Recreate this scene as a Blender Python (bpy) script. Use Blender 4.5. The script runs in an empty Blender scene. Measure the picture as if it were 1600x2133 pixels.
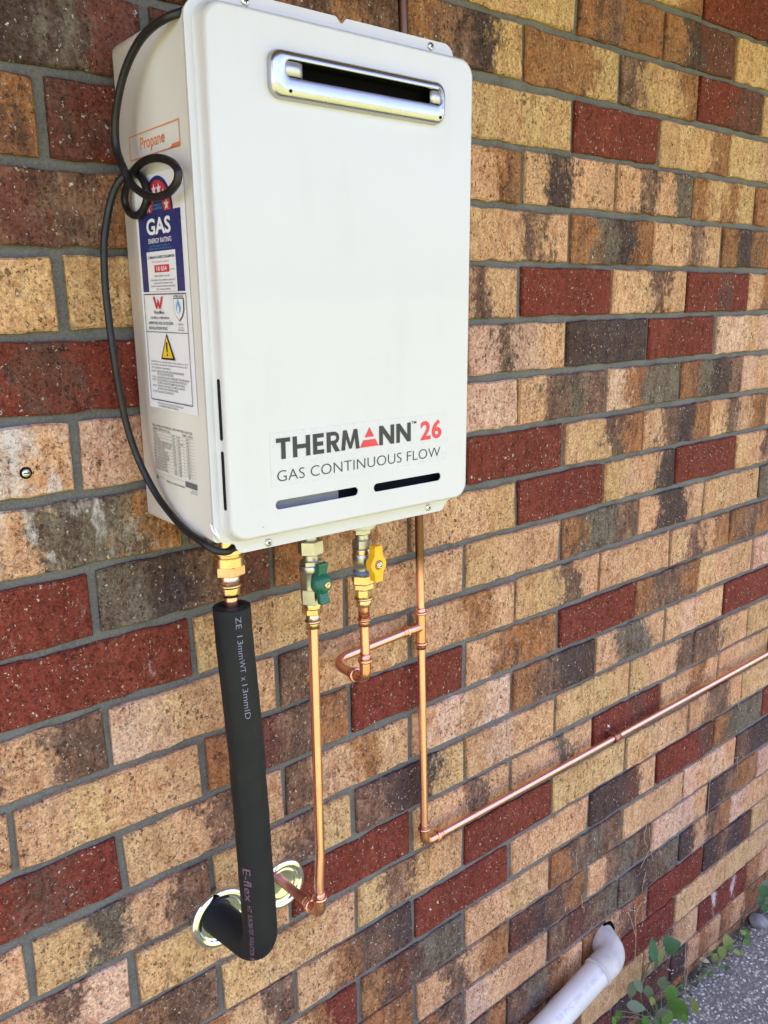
import bpy, bmesh, math, random
from mathutils import Vector, Matrix, noise as mnoise
random.seed(7)
PI = math.pi
S = bpy.context.scene
COL = S.collection
Z0 = 2.09                     # ground is z = 0; wall courses are measured down from this bed joint

# ------------------------------------------------------------------ camera, sky, sun, exposure
cam = bpy.data.cameras.new("camera")
cam.sensor_fit = 'HORIZONTAL'; cam.sensor_width = 36.0; cam.lens = 1735.0 / 1600 * 36
cam.clip_start = 0.02; cam.clip_end = 600
camo = bpy.data.objects.new("camera", cam); COL.objects.link(camo)
r = (0.7713271697480542, -0.6361181841788055, -0.0202003209260566)
d = (-0.16476184938549376, -0.16892367041611747, -0.9717604265250869)
f = (0.6147421656235468, 0.7528734616987147, -0.23510342505855916)
camo.matrix_world = Matrix(((r[0], -d[0], -f[0], -0.3139), (r[1], -d[1], -f[1], -0.91302),
                            (r[2], -d[2], -f[2], -0.41054 + Z0), (0, 0, 0, 1)))
S.camera = camo

SUN_EL, SUN_AZ = math.radians(76), math.radians(-50)
w = bpy.data.worlds.new("World"); S.world = w; w.use_nodes = True
nt = w.node_tree
sky = nt.nodes.new("ShaderNodeTexSky"); sky.sky_type = 'NISHITA'; sky.sun_disc = False
sky.sun_elevation = SUN_EL; sky.sun_rotation = SUN_AZ
sky.air_density = 1.0; sky.dust_density = 3.5; sky.ozone_density = 1.0
nt.links.new(sky.outputs[0], nt.nodes["Background"].inputs[0])
nt.nodes["Background"].inputs[1].default_value = 0.15
sun = bpy.data.lights.new("sun", 'SUN'); sun.energy = 4.5; sun.angle = math.radians(0.5); sun.color = (1, 0.95, 0.87)
suno = bpy.data.objects.new("sun", sun); COL.objects.link(suno)
suno.rotation_euler = (-(PI / 2 - SUN_EL), 0, -SUN_AZ); suno.location = (0, 6, 8)
S.view_settings.view_transform = 'Standard'; S.view_settings.look = 'None'
S.view_settings.use_white_balance = True; S.view_settings.white_balance_temperature = 6250; S.view_settings.white_balance_tint = 29
S.view_settings.exposure = 2.45; S.view_settings.gamma = 1.0; S.view_settings.use_curve_mapping = False
S.render.resolution_x, S.render.resolution_y = 768, 1024

# ------------------------------------------------------------------ helpers
class MB:
    def __init__(s): s.v, s.f, s.sm, s.mi = [], [], [], []
    def add(s, vs, fs, smooth=False, mi=0):
        o = len(s.v); s.v += [tuple(p) for p in vs]
        for q in fs: s.f.append([i + o for i in q]); s.sm.append(smooth); s.mi.append(mi)
    def xf(s, M):
        s.v = [tuple(M @ Vector(p)) for p in s.v]; return s
    def mesh(s, name, mats):
        me = bpy.data.meshes.new(name); me.from_pydata(s.v, [], s.f)
        for m in (mats if isinstance(mats, (list, tuple)) else [mats]): me.materials.append(m)
        me.polygons.foreach_set("use_smooth", s.sm); me.polygons.foreach_set("material_index", s.mi)
        me.update(); return me
    def build(s, name, mats, parent=None, fix=True):
        me = s.mesh(name, mats)
        if fix:
            bm = bmesh.new(); bm.from_mesh(me); bmesh.ops.recalc_face_normals(bm, faces=bm.faces); bm.to_mesh(me); bm.free()
        o = bpy.data.objects.new(name, me); COL.objects.link(o)
        if parent: o.parent = parent
        if name.endswith(("_lettering", "_print", "data_plate")): o["kind"] = "stuff"      # print: many tiny glyphs
        return o

def tag(o, label=None, cat=None, group=None, kind=None):
    for k, v in (("label", label), ("category", cat), ("group", group), ("kind", kind)):
        if v: o[k] = v
    return o
def thing(name, label, cat, loc=(0, 0, 0), group=None):
    o = bpy.data.objects.new(name, None); COL.objects.link(o); o.location = loc; o.empty_display_size = .05
    return tag(o, label, cat, group)

def box(mb, a, b, mi=0):
    x0, y0, z0 = a; x1, y1, z1 = b
    mb.add([(x0, y0, z0), (x1, y0, z0), (x1, y1, z0), (x0, y1, z0), (x0, y0, z1), (x1, y0, z1), (x1, y1, z1), (x0, y1, z1)],
           [(0, 3, 2, 1), (4, 5, 6, 7), (0, 1, 5, 4), (1, 2, 6, 5), (2, 3, 7, 6), (3, 0, 4, 7)], False, mi)

def frame_to(p, axis):
    z = Vector(axis).normalized(); up = Vector((0, 0, 1)) if abs(z.z) < .9 else Vector((0, 1, 0))
    x = up.cross(z).normalized(); y = z.cross(x)
    return Matrix(((x.x, y.x, z.x, p[0]), (x.y, y.y, z.y, p[1]), (x.z, y.z, z.z, p[2]), (0, 0, 0, 1)))

def lathe(mb, prof, M, n=28, smooth=True, cap=True, rot=0.0, mi=0):
    """prof: list of (radius, height) along local z; hard corners are doubled by the caller"""
    vs = []; fs = []
    for (rr, h) in prof:
        for i in range(n):
            a = rot + 2 * PI * i / n
            vs.append(M @ Vector((rr * math.cos(a), rr * math.sin(a), h)))
    for k in range(len(prof) - 1):
        for i in range(n):
            j = (i + 1) % n
            fs.append((k * n + i, k * n + j, (k + 1) * n + j, (k + 1) * n + i))
    mb.add(vs, fs, smooth, mi)
    if cap:
        for k in (0, len(prof) - 1):
            if prof[k][0] > 1e-5: mb.add(vs[k * n:(k + 1) * n], [tuple(range(n))], False, mi)

def segs(mb, prof, M, n=28, smooth=True, mi=0):
    """lathe where every listed span is its own strip, so steps stay crisp: prof = [(r0,h0,r1,h1),...]"""
    for (r0, h0, r1, h1) in prof: lathe(mb, [(r0, h0), (r1, h1)], M, n, smooth, False, 0, mi)

def hexnut(mb, rr, h0, h1, M, rot=0.3, ch=.0012, mi=0):
    lathe(mb, [(rr * .9, h0), (rr, h0 + ch), (rr, h1 - ch), (rr * .9, h1)], M, 6, False, True, rot, mi)

def tube(mb, pts, rad, n=14, caps=True, smooth=True, mi=0):
    pts = [Vector(p) for p in pts]; N = len(pts)
    rad = rad if isinstance(rad, (list, tuple)) else [rad] * N
    T = [(pts[min(i + 1, N - 1)] - pts[max(i - 1, 0)]).normalized() for i in range(N)]
    up = Vector((0, 1, 0)) if abs(T[0].y) < .8 else Vector((1, 0, 0))
    u = (up - T[0] * up.dot(T[0])).normalized()
    vs = []
    for i in range(N):
        u = (u - T[i] * u.dot(T[i])).normalized(); v_ = T[i].cross(u)
        for k in range(n):
            a = 2 * PI * k / n
            vs.append(pts[i] + (u * math.cos(a) + v_ * math.sin(a)) * rad[i])
    fs = []
    for i in range(N - 1):
        for k in range(n):
            j = (k + 1) % n; fs.append((i * n + k, i * n + j, (i + 1) * n + j, (i + 1) * n + k))
    mb.add(vs, fs, smooth, mi)
    if caps: mb.add(vs[:n], [tuple(range(n))], False, mi); mb.add(vs[-n:], [tuple(range(n))], False, mi)

def fillet(pts, R, n=8):
    """polyline with its inner corners rounded at radius R (list or scalar)"""
    pts = [Vector(p) for p in pts]; out = [pts[0]]
    for i in range(1, len(pts) - 1):
        a = (pts[i - 1] - pts[i]); b = (pts[i + 1] - pts[i]); rr = R[i - 1] if isinstance(R, (list, tuple)) else R
        a.normalize(); b.normalize(); ang = a.angle(b)
        t = rr / math.tan(ang / 2); c = pts[i] + (a + b).normalized() * (rr / math.sin(ang / 2))
        s0 = pts[i] + a * t - c; s1 = pts[i] + b * t - c; tot = s0.angle(s1)
        for k in range(n + 1):
            q = k / n; out.append(c + (s0 * math.sin((1 - q) * tot) + s1 * math.sin(q * tot)) / math.sin(tot))
    out.append(pts[-1]); return out

def catmull(P, n=8):
    P = [Vector(p) for p in P]; out = []
    for i in range(len(P) - 1):
        p0, p1, p2, p3 = P[max(i - 1, 0)], P[i], P[i + 1], P[min(i + 2, len(P) - 1)]
        for k in range(n):
            t = k / n
            out.append(.5 * ((2 * p1) + (p2 - p0) * t + (2 * p0 - 5 * p1 + 4 * p2 - p3) * t * t + (3 * p1 - p0 - 3 * p2 + p3) * t ** 3))
    out.append(P[-1]); return out

def rrect(x0, x1, z0, z1, rad, n=6):
    """rounded rectangle loop in (x,z), counter-clockwise, 4*(n+1) points"""
    rr = rad if isinstance(rad, (list, tuple)) else [rad] * 4
    out = []
    for (cx, cz, a0, q) in ((x1 - rr[0], z0 + rr[0], -PI / 2, rr[0]), (x1 - rr[1], z1 - rr[1], 0, rr[1]),
                            (x0 + rr[2], z1 - rr[2], PI / 2, rr[2]), (x0 + rr[3], z0 + rr[3], PI, rr[3])):
        for k in range(n + 1):
            a = a0 + PI / 2 * k / n; out.append((cx + q * math.cos(a), cz + q * math.sin(a)))
    return out

def loops(mb, L, smooth=True, mi=0):
    """bridge consecutive 3-D loops of equal count"""
    n = len(L[0]); vs = [p for l in L for p in l]; fs = []
    for k in range(len(L) - 1):
        for i in range(n):
            j = (i + 1) % n; fs.append((k * n + i, k * n + j, (k + 1) * n + j, (k + 1) * n + i))
    mb.add(vs, fs, smooth, mi)

def plate_holes(mb, outer, holes, y, mi=0):
    bm = bmesh.new(); es = []
    for lp in [outer] + holes:
        vs = [bm.verts.new((p[0], y, p[1])) for p in lp]
        for i in range(len(vs)): es.append(bm.edges.new((vs[i], vs[(i + 1) % len(vs)])))
    bmesh.ops.triangle_fill(bm, edges=es, use_beauty=True, normal=(0, -1, 0))
    bm.verts.index_update()
    mb.add([v.co.copy() for v in bm.verts], [[v.index for v in q.verts] for q in bm.faces], False, mi); bm.free()

def prism(mb, poly, y0, y1, smooth=False, mi=0):
    """extrude an (x,z) polygon from y0 to y1"""
    n = len(poly)
    a = [(p[0], y0, p[1]) for p in poly]; b = [(p[0], y1, p[1]) for p in poly]
    mb.add(a + b, [(i, (i + 1) % n, n + (i + 1) % n, n + i) for i in range(n)], smooth, mi)
    plate_holes(mb, poly, [], y0, mi); plate_holes(mb, poly, [], y1, mi)

_tc = {}
def text2d(s, bold=0.0, res=3, spacing=1.0):
    """triangulated lettering, scaled so that its box is 0..1 in u and 0..1 in v"""
    key = (s, bold, res, spacing)
    if key in _tc: return _tc[key]
    cu = bpy.data.curves.new("lettering", 'FONT'); cu.body = s; cu.offset = bold; cu.resolution_u = res; cu.space_character = spacing
    o = bpy.data.objects.new("lettering", cu); COL.objects.link(o)
    dg = bpy.context.evaluated_depsgraph_get(); dg.update()
    me = bpy.data.meshes.new_from_object(o.evaluated_get(dg))
    vs = [(v.co.x, v.co.y) for v in me.vertices]; fs = [tuple(p.vertices) for p in me.polygons]
    bpy.data.objects.remove(o); bpy.data.curves.remove(cu); bpy.data.meshes.remove(me)
    x0 = min(p[0] for p in vs); x1 = max(p[0] for p in vs); y0 = min(p[1] for p in vs); y1 = max(p[1] for p in vs)
    vs = [((p[0] - x0) / (x1 - x0), (p[1] - y0) / (y1 - y0)) for p in vs]
    _tc[key] = (vs, fs, (x1 - x0) / (y1 - y0)); return _tc[key]
def text_on(mb, s, fn, u0, u1, v0, v1, bold=0.0, mi=0, res=3, spacing=1.0):
    vs, fs, ar = text2d(s, bold, res, spacing)
    mb.add([fn(u0 + p[0] * (u1 - u0), v0 + p[1] * (v1 - v0)) for p in vs], fs, False, mi)

# ------------------------------------------------------------------ materials
def newmat(name):
    m = bpy.data.materials.new(name); m.use_nodes = True; t = m.node_tree
    return m, t, t.nodes["Principled BSDF"]
def N(t, ty, **kw):
    n = t.nodes.new(ty)
    for k, v in kw.items():
        if k in n.inputs: n.inputs[k].default_value = v
        else: setattr(n, k, v)
    return n
def pos(t, sc=(1, 1, 1), obj=False):
    if obj: src = t.nodes.new("ShaderNodeTexCoord").outputs["Object"]
    else: src = t.nodes.new("ShaderNodeNewGeometry").outputs["Position"]
    mp = t.nodes.new("ShaderNodeMapping"); mp.inputs["Scale"].default_value = sc
    t.links.new(src, mp.inputs["Vector"]); return mp.outputs[0]
def noise(t, vec, scale, detail=4, rough=.55):
    n = N(t, "ShaderNodeTexNoise"); n.inputs["Scale"].default_value = scale; n.inputs["Detail"].default_value = detail
    n.inputs["Roughness"].default_value = rough; t.links.new(vec, n.inputs["Vector"]); return n.outputs["Fac"]
def mrange(t, x, a, b, c=0., dd=1., smooth=False):
    n = N(t, "ShaderNodeMapRange"); n.interpolation_type = 'SMOOTHSTEP' if smooth else 'LINEAR'
    t.links.new(x, n.inputs[0])
    for i, v in enumerate((a, b, c, dd)): n.inputs[1 + i].default_value = v
    return n.outputs[0]
def math_(t, op, a, b=None, c=None):
    n = N(t, "ShaderNodeMath"); n.operation = op
    for i, v in enumerate((a, b, c)):
        if v is None: continue
        if isinstance(v, (int, float)): n.inputs[i].default_value = v
        else: t.links.new(v, n.inputs[i])
    return n.outputs[0]
def mix(t, fac, a, b, mode='MIX'):
    n = N(t, "ShaderNodeMix"); n.data_type = 'RGBA'; n.blend_type = mode
    for i, v in ((0, fac), (6, a), (7, b)):
        if isinstance(v, (int, float)): n.inputs[i].default_value = v
        elif isinstance(v, tuple): n.inputs[i].default_value = (*v[:3], 1)
        else: t.links.new(v, n.inputs[i])
    return n.outputs[2]
def bump(t, b, h, strength=.5, dist=.001):
    n = N(t, "ShaderNodeBump"); n.inputs["Strength"].default_value = strength; n.inputs["Distance"].default_value = dist
    t.links.new(h, n.inputs["Height"]); t.links.new(n.outputs[0], b.inputs["Normal"])

def simple(name, col, rough=.5, metal=0., nscale=40, var=.12, rvar=.1, coat=0., bstr=0., bscale=300, spec=.5):
    m, t, b = newmat(name); p = pos(t, obj=True)
    n = noise(t, p, nscale, 5)
    lo = tuple(c * (1 - var) for c in col); hi = tuple(min(1, c * (1 + var)) for c in col)
    t.links.new(mix(t, mrange(t, n, .3, .7), lo, hi), b.inputs["Base Color"])
    t.links.new(mrange(t, noise(t, p, nscale * 2.3, 3), .3, .7, max(.02, rough - rvar), min(1, rough + rvar)), b.inputs["Roughness"])
    b.inputs["Metallic"].default_value = metal; b.inputs["Coat Weight"].default_value = coat
    b.inputs["Specular IOR Level"].default_value = spec
    if bstr: bump(t, b, noise(t, p, bscale, 4), bstr, .0006)
    return m

def brick_material():
    m, t, b = newmat("fired_brick"); p = pos(t)
    sm = N(t, "ShaderNodeAttribute"); sm.attribute_name = "smear"
    ua = N(t, "ShaderNodeAttribute"); ua.attribute_name = "along"
    pv = pos(t, (1, 1, .45))
    wob = math_(t, 'ADD', math_(t, 'MULTIPLY', math_(t, 'SUBTRACT', noise(t, pos(t, (1, 1, .8)), 22, 4, .6), .5), 2.6), math_(t, 'MULTIPLY', math_(t, 'SUBTRACT', noise(t, pos(t, (1, 1, .7)), 130, 3, .7), .5), 1.7))
    uu = math_(t, 'ADD', ua.outputs["Fac"], wob)
    col = burn = None
    for i, nm in enumerate(("tone_a", "tone_b", "tone_c", "tone_d")):       # four kiln bands with torn edges
        a_ = N(t, "ShaderNodeAttribute"); a_.attribute_name = nm
        if col is None: col, burn = a_.outputs["Color"], a_.outputs["Alpha"]; continue
        fac = mrange(t, uu, i - .86, i - .14, 0, 1, True)
        col = mix(t, fac, col, a_.outputs["Color"])
        burn = math_(t, 'ADD', math_(t, 'MULTIPLY', burn, math_(t, 'SUBTRACT', 1.0, fac)), math_(t, 'MULTIPLY', a_.outputs["Alpha"], fac))
    n1 = noise(t, pv, 34, 6, .62)                                 # kiln burn blotches, drawn downwards
    msk = mrange(t, math_(t, 'ADD', n1, math_(t, 'MULTIPLY', burn, .55)), .66, .86, 0, 1, True)
    hf = noise(t, pos(t, (1, 1, .6)), 210, 4, .75)
    msk = mrange(t, math_(t, 'ADD', math_(t, 'MULTIPLY', n1, .75), math_(t, 'ADD', math_(t, 'MULTIPLY', burn, .52), math_(t, 'MULTIPLY', hf, .42))), .72, .92, 0, 1, True)
    c = mix(t, math_(t, 'MULTIPLY', msk, .78), col, (.092, .058, .044))
    # warm/pale drift
    n2 = noise(t, p, 11, 4)
    c = mix(t, mrange(t, n2, .38, .68, 0, .45), c, mix(t, 1.0, c, (.74, .54, .44), 'MULTIPLY'))
    n3 = noise(t, p, 260, 3, .7)
    c = mix(t, 1.0, c, mix(t, mrange(t, n3, .32, .68), (.64, .60, .57), (1.36, 1.35, 1.33)), 'MULTIPLY')
    n3c = noise(t, p, 620, 2, .7)
    c = mix(t, mrange(t, n3c, .54, .70, 0, .55), c, mix(t, 1.0, c, (.45, .38, .34), 'MULTIPLY'))
    n3b = noise(t, pos(t, (1, 1, .5)), 75, 5, .7)
    c = mix(t, mrange(t, n3b, .46, .66, 0, .80), c, mix(t, 1.0, c, (.60, .43, .37), 'MULTIPLY'))
    # drag pits: two sizes, warped so that they tear rather than dot
    nz = N(t, "ShaderNodeTexNoise"); nz.inputs["Scale"].default_value = 330; nz.inputs["Detail"].default_value = 3
    t.links.new(p, nz.inputs["Vector"])
    sc = N(t, "ShaderNodeVectorMath"); sc.operation = 'SCALE'; sc.inputs["Scale"].default_value = .0085
    t.links.new(nz.outputs["Color"], sc.inputs[0])
    def spots(scale, p0, rmax, stretch, soft=.07):
        vo = N(t, "ShaderNodeTexVoronoi"); vo.inputs["Scale"].default_value = scale
        wv = N(t, "ShaderNodeVectorMath"); wv.operation = 'ADD'
        t.links.new(pos(t, (1, 1, stretch)), wv.inputs[0]); t.links.new(sc.outputs[0], wv.inputs[1]); t.links.new(wv.outputs[0], vo.inputs["Vector"])
        q = N(t, "ShaderNodeSeparateColor"); t.links.new(vo.outputs["Color"], q.inputs[0])
        rad = mrange(t, q.outputs[0], p0, 1, .05, rmax)
        return math_(t, 'MULTIPLY', mrange(t, math_(t, 'SUBTRACT', rad, vo.outputs["Distance"]), -soft, soft, 0, 1, True), mrange(t, q.outputs[0], p0, p0 + .03)), q
    pa, _ = spots(150, .70, .36, .75); pb, _ = spots(330, .42, .46, .75); 
    clus = mrange(t, noise(t, p, 24, 3), .38, .62, .25, 1)
    pit = math_(t, 'MULTIPLY', math_(t, 'MAXIMUM', pa, math_(t, 'MULTIPLY', pb, .8)), clus)
    c = mix(t, math_(t, 'MULTIPLY', pit, .85), c, (.045, .027, .018))
    ga, qa = spots(300, .74, .42, .85); gb, _ = spots(115, .90, .26, .9)
    gr = math_(t, 'MAXIMUM', ga, gb)
    c = mix(t, math_(t, 'MULTIPLY', gr, .72), c, mix(t, qa.outputs[2], (.42, .29, .18), (.74, .66, .54)))
    # lime / plaster smears
    n4 = noise(t, pv, 38, 5, .7)
    smk = mrange(t, math_(t, 'ADD', n4, math_(t, 'MULTIPLY', sm.outputs["Fac"], .42)), .72, .90, 0, .75, True)
    c = mix(t, smk, c, (.60, .54, .49))
    t.links.new(c, b.inputs["Base Color"])
    b.inputs["Roughness"].default_value = .85; b.inputs["Specular IOR Level"].default_value = .15
    h = math_(t, 'SUBTRACT', math_(t, 'ADD', math_(t, 'MULTIPLY', n3, .35), math_(t, 'ADD', math_(t, 'MULTIPLY', n3b, .6), math_(t, 'MULTIPLY', gr, .5))), math_(t, 'MULTIPLY', pit, 1.6))
    bump(t, b, h, 1.0, .0022)
    return m

def mortar_material():
    m, t, b = newmat("cement_mortar"); p = pos(t)
    n1 = noise(t, p, 18, 5); n2 = noise(t, p, 300, 4, .7)
    c = mix(t, mrange(t, n1, .3, .7), (.075, .069, .056), (.130, .123, .104))
    c = mix(t, mrange(t, n2, .35, .7, 0, .5), c, (.23, .225, .205))
    t.links.new(c, b.inputs["Base Color"]); b.inputs["Roughness"].default_value = .95
    bump(t, b, math_(t, 'ADD', n2, noise(t, p, 70, 3)), .7, .002); return m

def copper_material(name, col=(.92, .48, .37), dark=(.58, .25, .17), rough=.27, tarn=.25, browned=False):
    m, t, b = newmat(name); p = pos(t); n = noise(t, pos(t, (1, 1, .3)), 60, 5)
    c = mix(t, mrange(t, n, .40, .78, 0, tarn), col, dark)
    if browned:                                             # brown length behind and above the heater
        sx = N(t, "ShaderNodeSeparateXYZ"); t.links.new(p, sx.inputs[0])
        h = mrange(t, math_(t, 'ADD', sx.outputs[2], math_(t, 'MULTIPLY', n, .06)), Z0 - .795, Z0 - .735, 0, .93, True)
        c = mix(t, h, c, (.085, .042, .020))
    t.links.new(c, b.inputs["Base Color"]); b.inputs["Metallic"].default_value = 1.0
    t.links.new(mrange(t, n, .3, .8, rough - .05, rough + .14), b.inputs["Roughness"])
    bump(t, b, noise(t, p, 260, 3), .06, .0004); return m

def path_material():
    m, t, b = newmat("pebblecrete"); p = pos(t)
    v = N(t, "ShaderNodeTexVoronoi"); v.inputs["Scale"].default_value = 105; t.links.new(p, v.inputs["Vector"])
    s = N(t, "ShaderNodeSeparateColor"); t.links.new(v.outputs["Color"], s.inputs[0])
    r1 = N(t, "ShaderNodeValToRGB"); t.links.new(s.outputs[0], r1.inputs[0])
    e = r1.color_ramp.elements; e[0].position = 0; e[0].color = (.125, .115, .095, 1); e[1].position = 1; e[1].color = (.57, .53, .44, 1)
    for ps, c_ in ((.35, (.165, .152, .127, 1)), (.62, (.235, .218, .18, 1)), (.84, (.36, .335, .275, 1))):
        q = e.new(ps); q.color = c_
    c = mix(t, mrange(t, v.outputs["Distance"], .30, .62), r1.outputs[0], (.155, .144, .118))
    c = mix(t, mrange(t, noise(t, p, 6, 4), .42, .66, 0, .4), c, (.11, .10, .09))
    t.links.new(c, b.inputs["Base Color"]); b.inputs["Roughness"].default_value = .8
    bump(t, b, mrange(t, v.outputs["Distance"], 0, .7, 1, 0), .8, .003); return m

def leaf_material(name, col, vein):
    m, t, b = newmat(name); p = pos(t); n = noise(t, p, 90, 4)
    t.links.new(mix(t, mrange(t, n, .35, .7), col, vein), b.inputs["Base Color"]); b.inputs["Roughness"].default_value = .5
    b.inputs["Subsurface Weight"].default_value = 0.0
    tr = N(t, "ShaderNodeBsdfTranslucent"); tr.inputs[0].default_value = (*[min(1, c * 1.6) for c in col], 1)
    mx = N(t, "ShaderNodeMixShader"); mx.inputs[0].default_value = .3
    out = t.nodes["Material Output"]; t.links.new(b.outputs[0], mx.inputs[1]); t.links.new(tr.outputs[0], mx.inputs[2]); t.links.new(mx.outputs[0], out.inputs[0])
    bump(t, b, n, .25, .0006); return m

def grass_material():
    m, t, b = newmat("lawn_grass"); p = pos(t)
    n1 = noise(t, p, 2.2, 5); n2 = noise(t, p, 60, 4)
    c = mix(t, mrange(t, n1, .3, .7), (.15, .185, .045), (.23, .23, .075))
    c = mix(t, mrange(t, n2, .35, .7, 0, .6), c, (.070, .10, .022))
    t.links.new(c, b.inputs["Base Color"]); b.inputs["Roughness"].default_value = .8; bump(t, b, n2, 1., .02); return m

M_brick, M_mortar = brick_material(), mortar_material()
M_white = simple("white_enamel_dimmed", (.56, .55, .53), .30, 0, 3, .012, .0, .2, .03, 900)  # albedo held below the case's so the brighter-lit front doesn't clip
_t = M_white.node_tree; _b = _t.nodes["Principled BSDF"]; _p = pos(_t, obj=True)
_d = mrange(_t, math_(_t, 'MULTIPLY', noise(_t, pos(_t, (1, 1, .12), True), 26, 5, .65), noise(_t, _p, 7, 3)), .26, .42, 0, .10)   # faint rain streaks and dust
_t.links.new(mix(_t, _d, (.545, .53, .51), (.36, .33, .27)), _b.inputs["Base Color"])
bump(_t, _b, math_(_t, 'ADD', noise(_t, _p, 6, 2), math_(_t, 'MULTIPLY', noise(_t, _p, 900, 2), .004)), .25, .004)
M_case = simple("white_enamel_warmed", (.66, .635, .575), .36, 0, 3, .015, .0, .12, .04, 800)  # same paint as the front, kept lighter and creamier to suit the side's light
M_label = simple("white_label", (.78, .79, .80), .35, 0, 20, .03)
M_clear = simple("clear_sticker", (.54, .525, .507), .28, 0, 20, .02, .03)
M_black = simple("black_print", (.018, .018, .022), .45)
M_navy = simple("navy_print", (.022, .030, .15), .35)
M_red = simple("red_print", (.62, .035, .045), .4)
M_orange = simple("orange_print", (.70, .20, .055), .5)
M_blue = simple("blue_print", (.10, .36, .66), .4)
M_yellowp = simple("yellow_print", (.83, .56, .03), .4)
M_grey = simple("grey_print", (.13, .125, .11), .5)
M_pale = simple("lavender_print", (.21, .185, .25), .6)
M_steel = simple("brushed_stainless", (.50, .49, .50), .25, 1, 25, .05, .03)
M_satin = simple("satin_stainless", (.56, .55, .57), .48, 1, 25, .04, .03)
M_chrome = simple("chrome_plate", (.82, .82, .83), .05, 1, 10, .02, .02)
M_zinc = simple("zinc_screw", (.60, .60, .58), .3, 1, 200, .1)
M_nickel = simple("satin_nickel", (.50, .48, .435), .36, 1, 60, .10, .08, 0, .1, 500)
M_brass = simple("yellow_brass", (.70, .50, .27), .24, 1, 90, .12, .06, 0, .08, 500)
M_bronze = simple("pink_brass", (.68, .42, .28), .34, 1, 90, .1, .06)
M_copper = copper_material("bright_copper")
M_copperg = copper_material("gas_line_copper", browned=True)
M_fit = copper_material("copper_fitting", (.84, .42, .28), (.42, .18, .10), .2, .6)
M_brown = copper_material("dark_copper", (.46, .19, .14), (.20, .085, .06), .40, .7)
M_dark = simple("black_interior", (.006, .006, .006), .9, spec=0.02)
M_slot = simple("slot_shade", (.010, .010, .012), .8, spec=.1)  # dark colour that paints the shade inside slots and recesses
M_rubber = simple("black_cable", (.005, .005, .006), .45, 0, 60, .1)
M_foam = simple("black_foam", (.013, .0145, .015), .62, 0, 14, .16, .1, 0, .35, 420, .28)
_t = M_foam.node_tree; _b = _t.nodes["Principled BSDF"]; _p = pos(_t, obj=True)
_c = mix(_t, mrange(_t, noise(_t, pos(_t, (1, 1, .6), True), 17, 5, .7), .60, .74, 0, .55), (.0085, .0098, .0102), (.036, .041, .038))
_t.links.new(_c, _b.inputs["Base Color"])
M_green = simple("green_handle", (.006, .105, .058), .35, 0, 60, .12)
M_yellow = simple("yellow_handle", (.84, .42, .010), .36, 0, 60, .06)
M_bluesl = simple("blue_sealant", (.10, .13, .24), .5)
M_pvc = simple("grey_pvc", (.57, .54, .48), .42, 0, 22, .07, .08, 0, .06, 200)
M_pvcd = simple("dusty_pvc", (.46, .42, .365), .62, 0, 26, .20, .08, 0, .1, 200)
M_pvcprint = simple("faded_print", (.40, .41, .44), .6)
M_path, M_lawn = path_material(), grass_material()
M_stone = simple("chip_stone", (.34, .335, .32), .6, 0, 9, .6)
M_eave = simple("eave_lining", (.20, .14, .085), .8)
M_roof = simple("roof_sheet", (.20, .10, .08), .7)
M_leafg = leaf_material("leaf_green", (.070, .175, .022), (.11, .22, .035))
M_leafd = leaf_material("leaf_deep", (.030, .115, .028), (.045, .14, .035))
M_leafgrey = leaf_material("leaf_greyish", (.11, .155, .075), (.14, .185, .10))
M_leafy = leaf_material("leaf_yellowish", (.16, .21, .035), (.24, .26, .07))
M_dryleaf = leaf_material("leaf_dry", (.34, .27, .15), (.40, .33, .20))
M_stem = simple("weed_stem", (.17, .16, .075), .7)
M_dry = simple("dry_straw", (.36, .25, .155), .8)
M_flower = simple("tiny_flower", (.74, .70, .62), .7)
M_moss = simple("dirt_and_moss", (.075, .075, .045), .95, 0, 40, .5, .03, 0, 1., 200)

# ------------------------------------------------------------------ setting: ground, path, lawn, eave
def sheet(name, m, x0, x1, y0, y1, z):
    mb = MB(); mb.add([(x0, y0, z), (x1, y0, z), (x1, y1, z), (x0, y1, z)], [(0, 1, 2, 3)])
    return tag(mb.build(name, m, fix=False), kind="structure")
sheet("ground", simple("bare_soil", (.12, .10, .075), .95), -150, 150, -150, 150, -.012)
sheet("path", M_path, -6, 8, -.46, .10, 0.0)
sheet("lawn", M_lawn, -150, 150, -150, -.46, -.004)
mb = MB(); box(mb, (-1.7, -.74, 2.475), (8, .9, 2.49)); tag(mb.build("eave", M_eave), kind="structure")
mb = MB(); box(mb, (-1.7, -.78, 2.40), (8, -.743, 2.60)); tag(mb.build("fascia", M_eave), kind="structure")
mb = MB(); mb.add([(-1.8, -.82, 2.61), (8.2, -.82, 2.61), (8.2, 3, 3.44), (-1.8, 3, 3.44), (-1.8, -.82, 2.635), (8.2, -.82, 2.635), (8.2, 3, 3.465), (-1.8, 3, 3.465)],
                   [(0, 3, 2, 1), (4, 5, 6, 7), (0, 1, 5, 4), (1, 2, 6, 5), (2, 3, 7, 6), (3, 0, 4, 7)])
tag(mb.build("roof", M_roof), kind="structure")

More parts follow.
